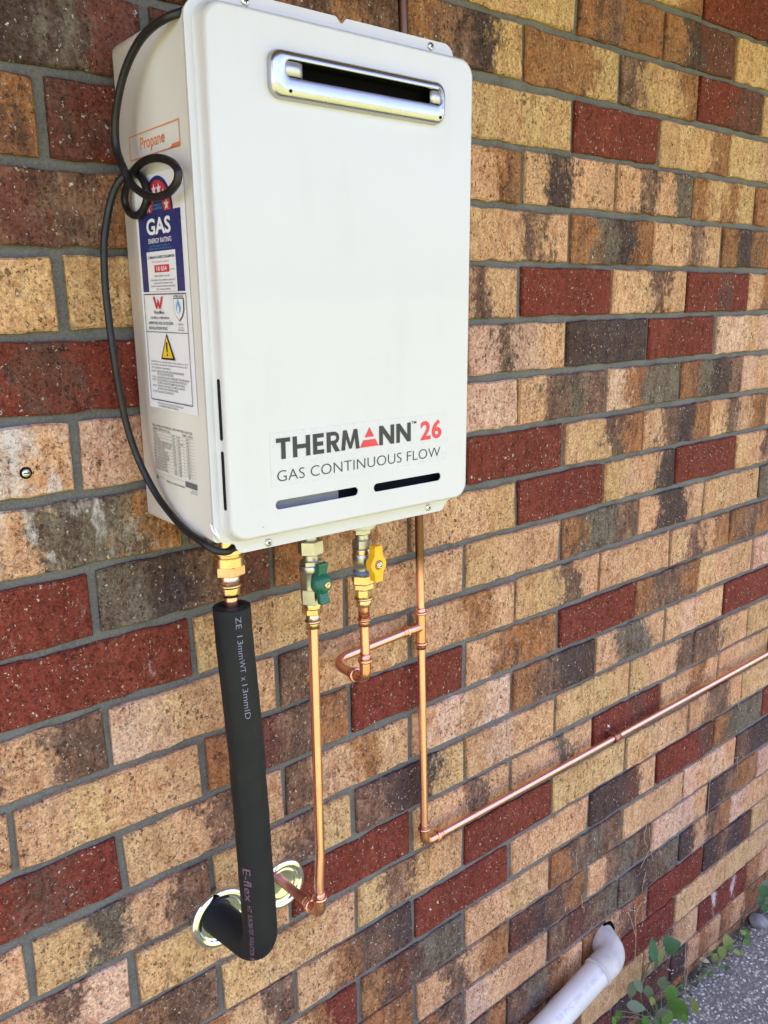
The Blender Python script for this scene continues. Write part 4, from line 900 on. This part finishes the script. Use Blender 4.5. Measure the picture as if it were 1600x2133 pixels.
weed("broad leaved green weed below the waste pipe at the bottom edge of the wall", (1.215, -.045, .0),
     [((1.2303, -0.0860, 0.1008), (-0.27, 0.22, -0.96), 0.0555, 0.0461, M_leafg, 0.40),
      ((1.2109, -0.0708, 0.1441), (-0.40, 0.05, -0.92), 0.0376, 0.0292, M_leafg, 0.30),
      ((1.2765, -0.0836, 0.0765), (0.28, -0.21, -0.97), 0.0602, 0.0188, M_leafy, 0.00),
      ((1.1798, -0.0583, 0.1470), (0.18, -0.12, 1.00), 0.0292, 0.0254, M_leafgrey, 0.10),
      ((1.0612, -0.0600, 0.2380), (-0.28, -0.00, -0.96), 0.0414, 0.0207, M_leafgrey, 0.20),
      ((1.0636, -0.0608, 0.2431), (0.23, -0.53, -0.82), 0.0348, 0.0188, M_leafgrey, 0.20),
      ((1.1072, -0.0658, 0.2039), (0.16, -0.23, -0.97), 0.0367, 0.0207, M_leafgrey, 0.20),
      ((1.0338, -0.0647, 0.1975), (0.65, -0.77, -0.08), 0.0395, 0.0245, M_leafgrey, 0.10),
      ((1.0687, -0.0880, 0.1621), (0.10, -0.15, -1.00), 0.0263, 0.0169, M_leafg, 0.20),
      ((1.1504, -0.1047, 0.1340), (-0.58, 0.26, -0.77), 0.0358, 0.0235, M_leafg, 0.20),
      ((1.0286, -0.0530, 0.1762), (-0.28, 0.19, -0.96), 0.0310, 0.0141, M_leafg, 0.20),
      ((0.9955, -0.0558, 0.1839), (0.06, -0.35, -0.93), 0.0235, 0.0113, M_leafg, 0.10),
      ((1.1092, -0.0767, 0.1802), (-0.03, -0.32, -0.95), 0.0207, 0.0141, M_leafy, 0.10),
      ((1.2712, -0.0576, 0.1022), (0.21, -0.27, -0.95), 0.0179, 0.0094, M_leafg, 0.10),
      ((1.1387, -0.0989, 0.1404), (-0.59, 0.63, -0.55), 0.0282, 0.0169, M_leafgrey, 0.20),
      ((1.1137, -0.0842, 0.1268), (0.20, -0.51, -0.84), 0.0226, 0.0122, M_leafd, 0.10),
      ((1.1988, -0.1075, 0.0996), (0.21, -0.17, -0.99), 0.0301, 0.0160, M_leafg, 0.10)],
     twigs=(((1.205, -.055, 0), (1.19, -.08, .07), (1.09, -.085, .09)), ((1.12, -.06, 0), (1.11, -.09, .06), (1.10, -.10, .03))))
weed("upright pair of pointed leaves growing against the red brick", (1.165, -.012, .12),
     [((1.1684, -0.0435, 0.2176), (0.27, 0.35, 0.92), 0.0489, 0.0207, M_leafd, 0.20),
      ((1.2444, -0.0224, 0.1950), (0.67, -0.62, 0.43), 0.0405, 0.0358, M_leafd, 0.60),
      ((1.2039, -0.0278, 0.1731), (0.53, -0.09, 0.85), 0.0470, 0.0151, M_leafy, 0.10),
      ((1.2029, -0.0301, 0.1957), (-0.21, 0.00, -0.98), 0.0329, 0.0103, M_leafgrey, 0.10),
      ((1.1723, -0.0320, 0.2039), (0.45, 0.21, 0.90), 0.0188, 0.0113, M_leafd, 0.20)],
     twigs=(((1.185, -.012, -.005), (1.170, -.020, .07), (1.165, -.012, .13)),))
weed("low yellow green weed spreading onto the concrete path", (1.500, -.030, .0),
     [((1.5195, -0.0458, 0.0625), (-0.04, 0.42, 0.91), 0.0273, 0.0254, M_leafy, 0.30),
      ((1.4805, -0.0443, 0.0786), (-0.20, -0.37, -0.93), 0.0310, 0.0207, M_leafy, 0.20),
      ((1.4465, -0.0502, 0.0812), (-0.38, 0.02, -0.92), 0.0226, 0.0141, M_leafy, 0.20),
      ((1.4016, -0.0307, 0.0785), (0.69, -0.66, -0.30), 0.0282, 0.0122, M_dryleaf, 0.00),
      ((1.3919, -0.0397, 0.0788), (-0.31, -0.04, -0.95), 0.0132, 0.0103, M_leafgrey, 0.10),
      ((1.5290, -0.0540, 0.0445), (0.76, -0.47, -0.51), 0.0254, 0.0141, M_leafy, 0.00),
      ((1.4491, -0.0457, 0.0703), (-0.74, 0.60, 0.30), 0.0188, 0.0113, M_leafg, 0.20),
      ((1.5133, -0.0470, 0.0517), (0.45, -0.29, 0.86), 0.0207, 0.0122, M_leafg, 0.20),
      ((1.4801, -0.0446, 0.0630), (-0.26, 0.49, 0.83), 0.0188, 0.0122, M_leafg, 0.20),
      ((1.5075, -0.0401, 0.0514), (0.44, 0.01, 0.90), 0.0169, 0.0113, M_leafy, 0.20),
      ((1.5593, -0.0566, 0.0272), (0.56, -0.40, -0.75), 0.0169, 0.0122, M_leafy, 0.10)])
weed("small weed with one folded leaf beside the grey twig on the path edge", (1.600, -.040, .0),
     [((1.5978, -0.0489, 0.0696), (-0.22, -0.07, -0.97), 0.0310, 0.0216, M_leafg, 0.30),
      ((1.5861, -0.0549, 0.0495), (0.02, -0.45, -0.90), 0.0226, 0.0151, M_leafg, 0.20),
      ((1.5851, -0.0566, 0.0649), (-0.42, 0.78, 0.51), 0.0169, 0.0113, M_leafy, 0.20)])
weed("olive green seedlings in the corner of path and wall", (1.405, -.030, .0),
     [((1.3761, -0.0497, 0.0568), (-0.32, -0.04, -0.95), 0.0151, 0.0132, M_leafgrey, 0.10),
      ((1.4037, -0.0462, 0.0476), (0.55, -0.54, -0.64), 0.0141, 0.0103, M_leafd, 0.10),
      ((1.4427, -0.0447, 0.0301), (0.69, -0.67, -0.28), 0.0160, 0.0103, M_leafd, 0.10),
      ((1.4195, -0.0435, 0.0419), (-0.66, 0.53, 0.55), 0.0132, 0.0085, M_leafd, 0.10),
      ((1.4087, -0.0586, 0.0491), (0.07, -0.23, -0.98), 0.0122, 0.0085, M_leafg, 0.10),
      ((1.4741, -0.0462, 0.0221), (0.70, -0.54, -0.48), 0.0141, 0.0094, M_leafd, 0.10)])
weed("dark leafy weed at the far right end of the wall foot", (1.830, -.020, .0),
     [((1.6860, -0.0474, 0.1555), (-0.41, -0.16, -0.91), 0.0329, 0.0282, M_leafd, 0.20),
      ((1.6884, -0.0504, 0.1453), (0.30, 0.03, 0.95), 0.0282, 0.0235, M_leafgrey, 0.20),
      ((1.6752, -0.0543, 0.1272), (-0.77, 0.37, -0.53), 0.0235, 0.0188, M_leafd, 0.20),
      ((1.6855, -0.0532, 0.1308), (-0.01, -0.49, -0.89), 0.0282, 0.0216, M_leafgrey, 0.10),
      ((1.6530, -0.0684, 0.1285), (-0.40, -0.15, -0.92), 0.0216, 0.0169, M_leafd, 0.10),
      ((1.6831, -0.0532, 0.1427), (0.85, -0.48, -0.31), 0.0282, 0.0235, M_leafd, 0.10)])
fl_ = bpy.data.objects.new("fallen_leaf", leaf_mesh(.020, .017).mesh("fallen_leaf", M_leafg)); COL.objects.link(fl_); fl_.location = (1.5097, -0.0611, .008); fl_.rotation_euler = (.25, -.15, 2.4)
tag(fl_, "single bright green leaf lying on the speckled path", "leaf")
tw = MB(); tube(tw, [(1.5830, -0.0196, .005), (1.6021, -0.0360, .008), (1.6193, -0.0528, .005)], .0015, 6); tag(tw.build("twig", simple("grey_twig", (.27, .25, .22), .8)), "short grey twig lying on the path beside the weeds", "twig")
mb = MB(); bm = bmesh.new(); bmesh.ops.create_icosphere(bm, subdivisions=3, radius=.026)
for v in bm.verts:
    v.co *= 1 + .22 * mnoise.noise(v.co * 45); v.co.z *= .7
mb.add([v.co.copy() for v in bm.verts], [[v.index for v in q.verts] for q in bm.faces], True); bm.free()
stn = mb.build("stone", simple("dull_stone", (.20, .19, .17), .85, 0, 60, .3, .05, 0, .6, 160)); stn.location = (1.7216, -0.0269, .012)
tag(stn, "rounded grey stone against the wall at the right edge", "stone")
# dry flower stalks and roots hanging on the wall
def stalk(label, pts, heads, name="dry_stalk"):
    t_ = thing(name, label, "dry stalk", (0, 0, 0), "dry stalks on the wall"); mb = MB()
    for p in pts: tube(mb, catmull([Vector(q) for q in p], 6), .0008, 5)
    mb.build("stem", M_dry, t_, fix=False); mb = MB()
    for h in heads:
        for k in range(4):
            c_ = Vector(h) + Vector((random.uniform(-.010, .010), random.uniform(-.004, .002), random.uniform(-.010, .010)))
            mb = MB(); lathe(mb, [(.0001, -.0012), (.0011, -.0004), (.0010, .0007), (.0001, .0012)], Matrix.Translation(c_), 6, True, False); mb.build("flower_head", M_flower, t_, fix=False)

def wp(x, z, y=-.006): return (x, y, z + Z0)
stalk("thin dry flower stalk leaning on the red brick right of the waste pipe", [[(1.12, -.02, .10), wp(1.125, -1.88, -.02), wp(1.125, -1.80, -.02), wp(1.135, -1.755, -.01), wp(1.165, -1.735)], [wp(1.125, -1.80, -.02), wp(1.115, -1.75, -.01), wp(1.110, -1.735)]], [wp(1.112, -1.735), wp(1.168, -1.735), wp(1.16, -1.80), wp(1.125, -1.735)])
stalk("tall dry stalk rising from the path edge beside the yellow green weed", [[(1.315, -.05, .005), (1.335, -.03, .08), (1.365, -.010, .175)], [(1.325, -.04, .05), (1.35, -.03, .09), (1.37, -.03, .10)]], [(1.365, -.010, .178), (1.275, -.02, .115), (1.29, -.02, .10), (1.50, -.04, .05)])
def roots(label, L):
    t_ = thing("dry_roots", label, "dried vine", (0, 0, 0), "dry vine roots clinging to the wall")
    for p in L: mb = MB(); tube(mb, catmull([Vector(q) for q in p], 6), .0007, 5); mb.build("root", M_dry, t_, fix=False)
rr_ = random.Random(3)
def wiggle(x, z, L, dx, dz, amp=.012):
    out = []
    for i in range(6): out.append(wp(x + dx * i / 5 * L + rr_.uniform(-amp, amp) * .6, z + dz * i / 5 * L + rr_.uniform(-amp, amp) * .5, -.004))
    return out
roots("dry curling vine roots on dark bricks above the waste pipe", [wiggle(1.16, -1.50, .10, .1, -1), wiggle(1.175, -1.55, .10, .25, -1), wiggle(1.19, -1.60, .06, -.6, -.8), wiggle(1.20, -1.58, .07, .5, -1), wiggle(1.145, -1.47, .05, .6, -.6), wiggle(1.17, -1.66, .05, 0, -1)])
roots("dry vine roots on the bricks below the gas line at the right", [wiggle(1.43, -1.50, .14, .02, -1, .006), wiggle(1.52, -1.50, .06, .8, -.5), wiggle(1.56, -1.52, .06, .1, -1), wiggle(1.53, -1.35, .05, .5, -.7)])
roots("single dry root strand left of the waste pipe elbow", [wiggle(.935, -1.60, .05, .3, -1, .005), wiggle(.915, -1.49, .04, .1, -1, .005)])

mb = MB(); rc = random.Random(11)                           # stone chips standing proud of the path surface
for i in range(5200):
    x = rc.uniform(1.10, 2.05); y = -abs(rc.uniform(0.012, .44)); s = rc.uniform(.0020, .0046) * (1.25 if rc.random() < .12 else 1)
    ph = rc.uniform(0, PI); sx, sy, sz = s, s * rc.uniform(.55, .95), s * .42
    vs = []
    for k in range(6):
        a_ = PI * k / 3; q = rc.uniform(.8, 1.15); u, v_ = sx * q * math.cos(a_), sy * q * math.sin(a_)
        vs.append((x + u * math.cos(ph) - v_ * math.sin(ph), y + u * math.sin(ph) + v_ * math.cos(ph), -.0004))
    tp_ = [((p[0] - x) * .62 + x, (p[1] - y) * .62 + y, sz) for p in vs]
    mi = rc.choices((0, 1, 2, 3), (5, 4, 2.2, 1.3))[0]
    mb.add(vs + tp_, [(k, (k + 1) % 6, 6 + (k + 1) % 6, 6 + k) for k in range(6)] + [(6, 7, 8, 9, 10, 11)], False, mi)
tag(mb.build("stone_chips", [simple("chip_dark", (.165, .151, .125), .6), simple("chip_grey", (.28, .26, .215), .6), simple("chip_tan", (.45, .43, .40), .6), simple("chip_white", (.58, .54, .46), .55)], fix=False), kind="stuff")
mb = MB()                                                   # strip of dirt and moss where the path meets the wall
for i in range(1500):
    x = rc.uniform(.95, 2.2); y = .006 - abs(rc.gauss(0, .016)); s = rc.uniform(.002, .006); h = s * rc.uniform(.5, 1.3) + max(0, .012 + y) * .5
    n6 = [(x + s * rc.uniform(.7, 1.2) * math.cos(k * PI / 2.5), y + s * rc.uniform(.7, 1.2) * math.sin(k * PI / 2.5), -.001) for k in range(5)]
    mb.add(n6 + [(x, y, h)], [(k, (k + 1) % 5, 5) for k in range(5)], True)
tag(mb.build("dirt_and_moss", M_moss, fix=False), kind="stuff")
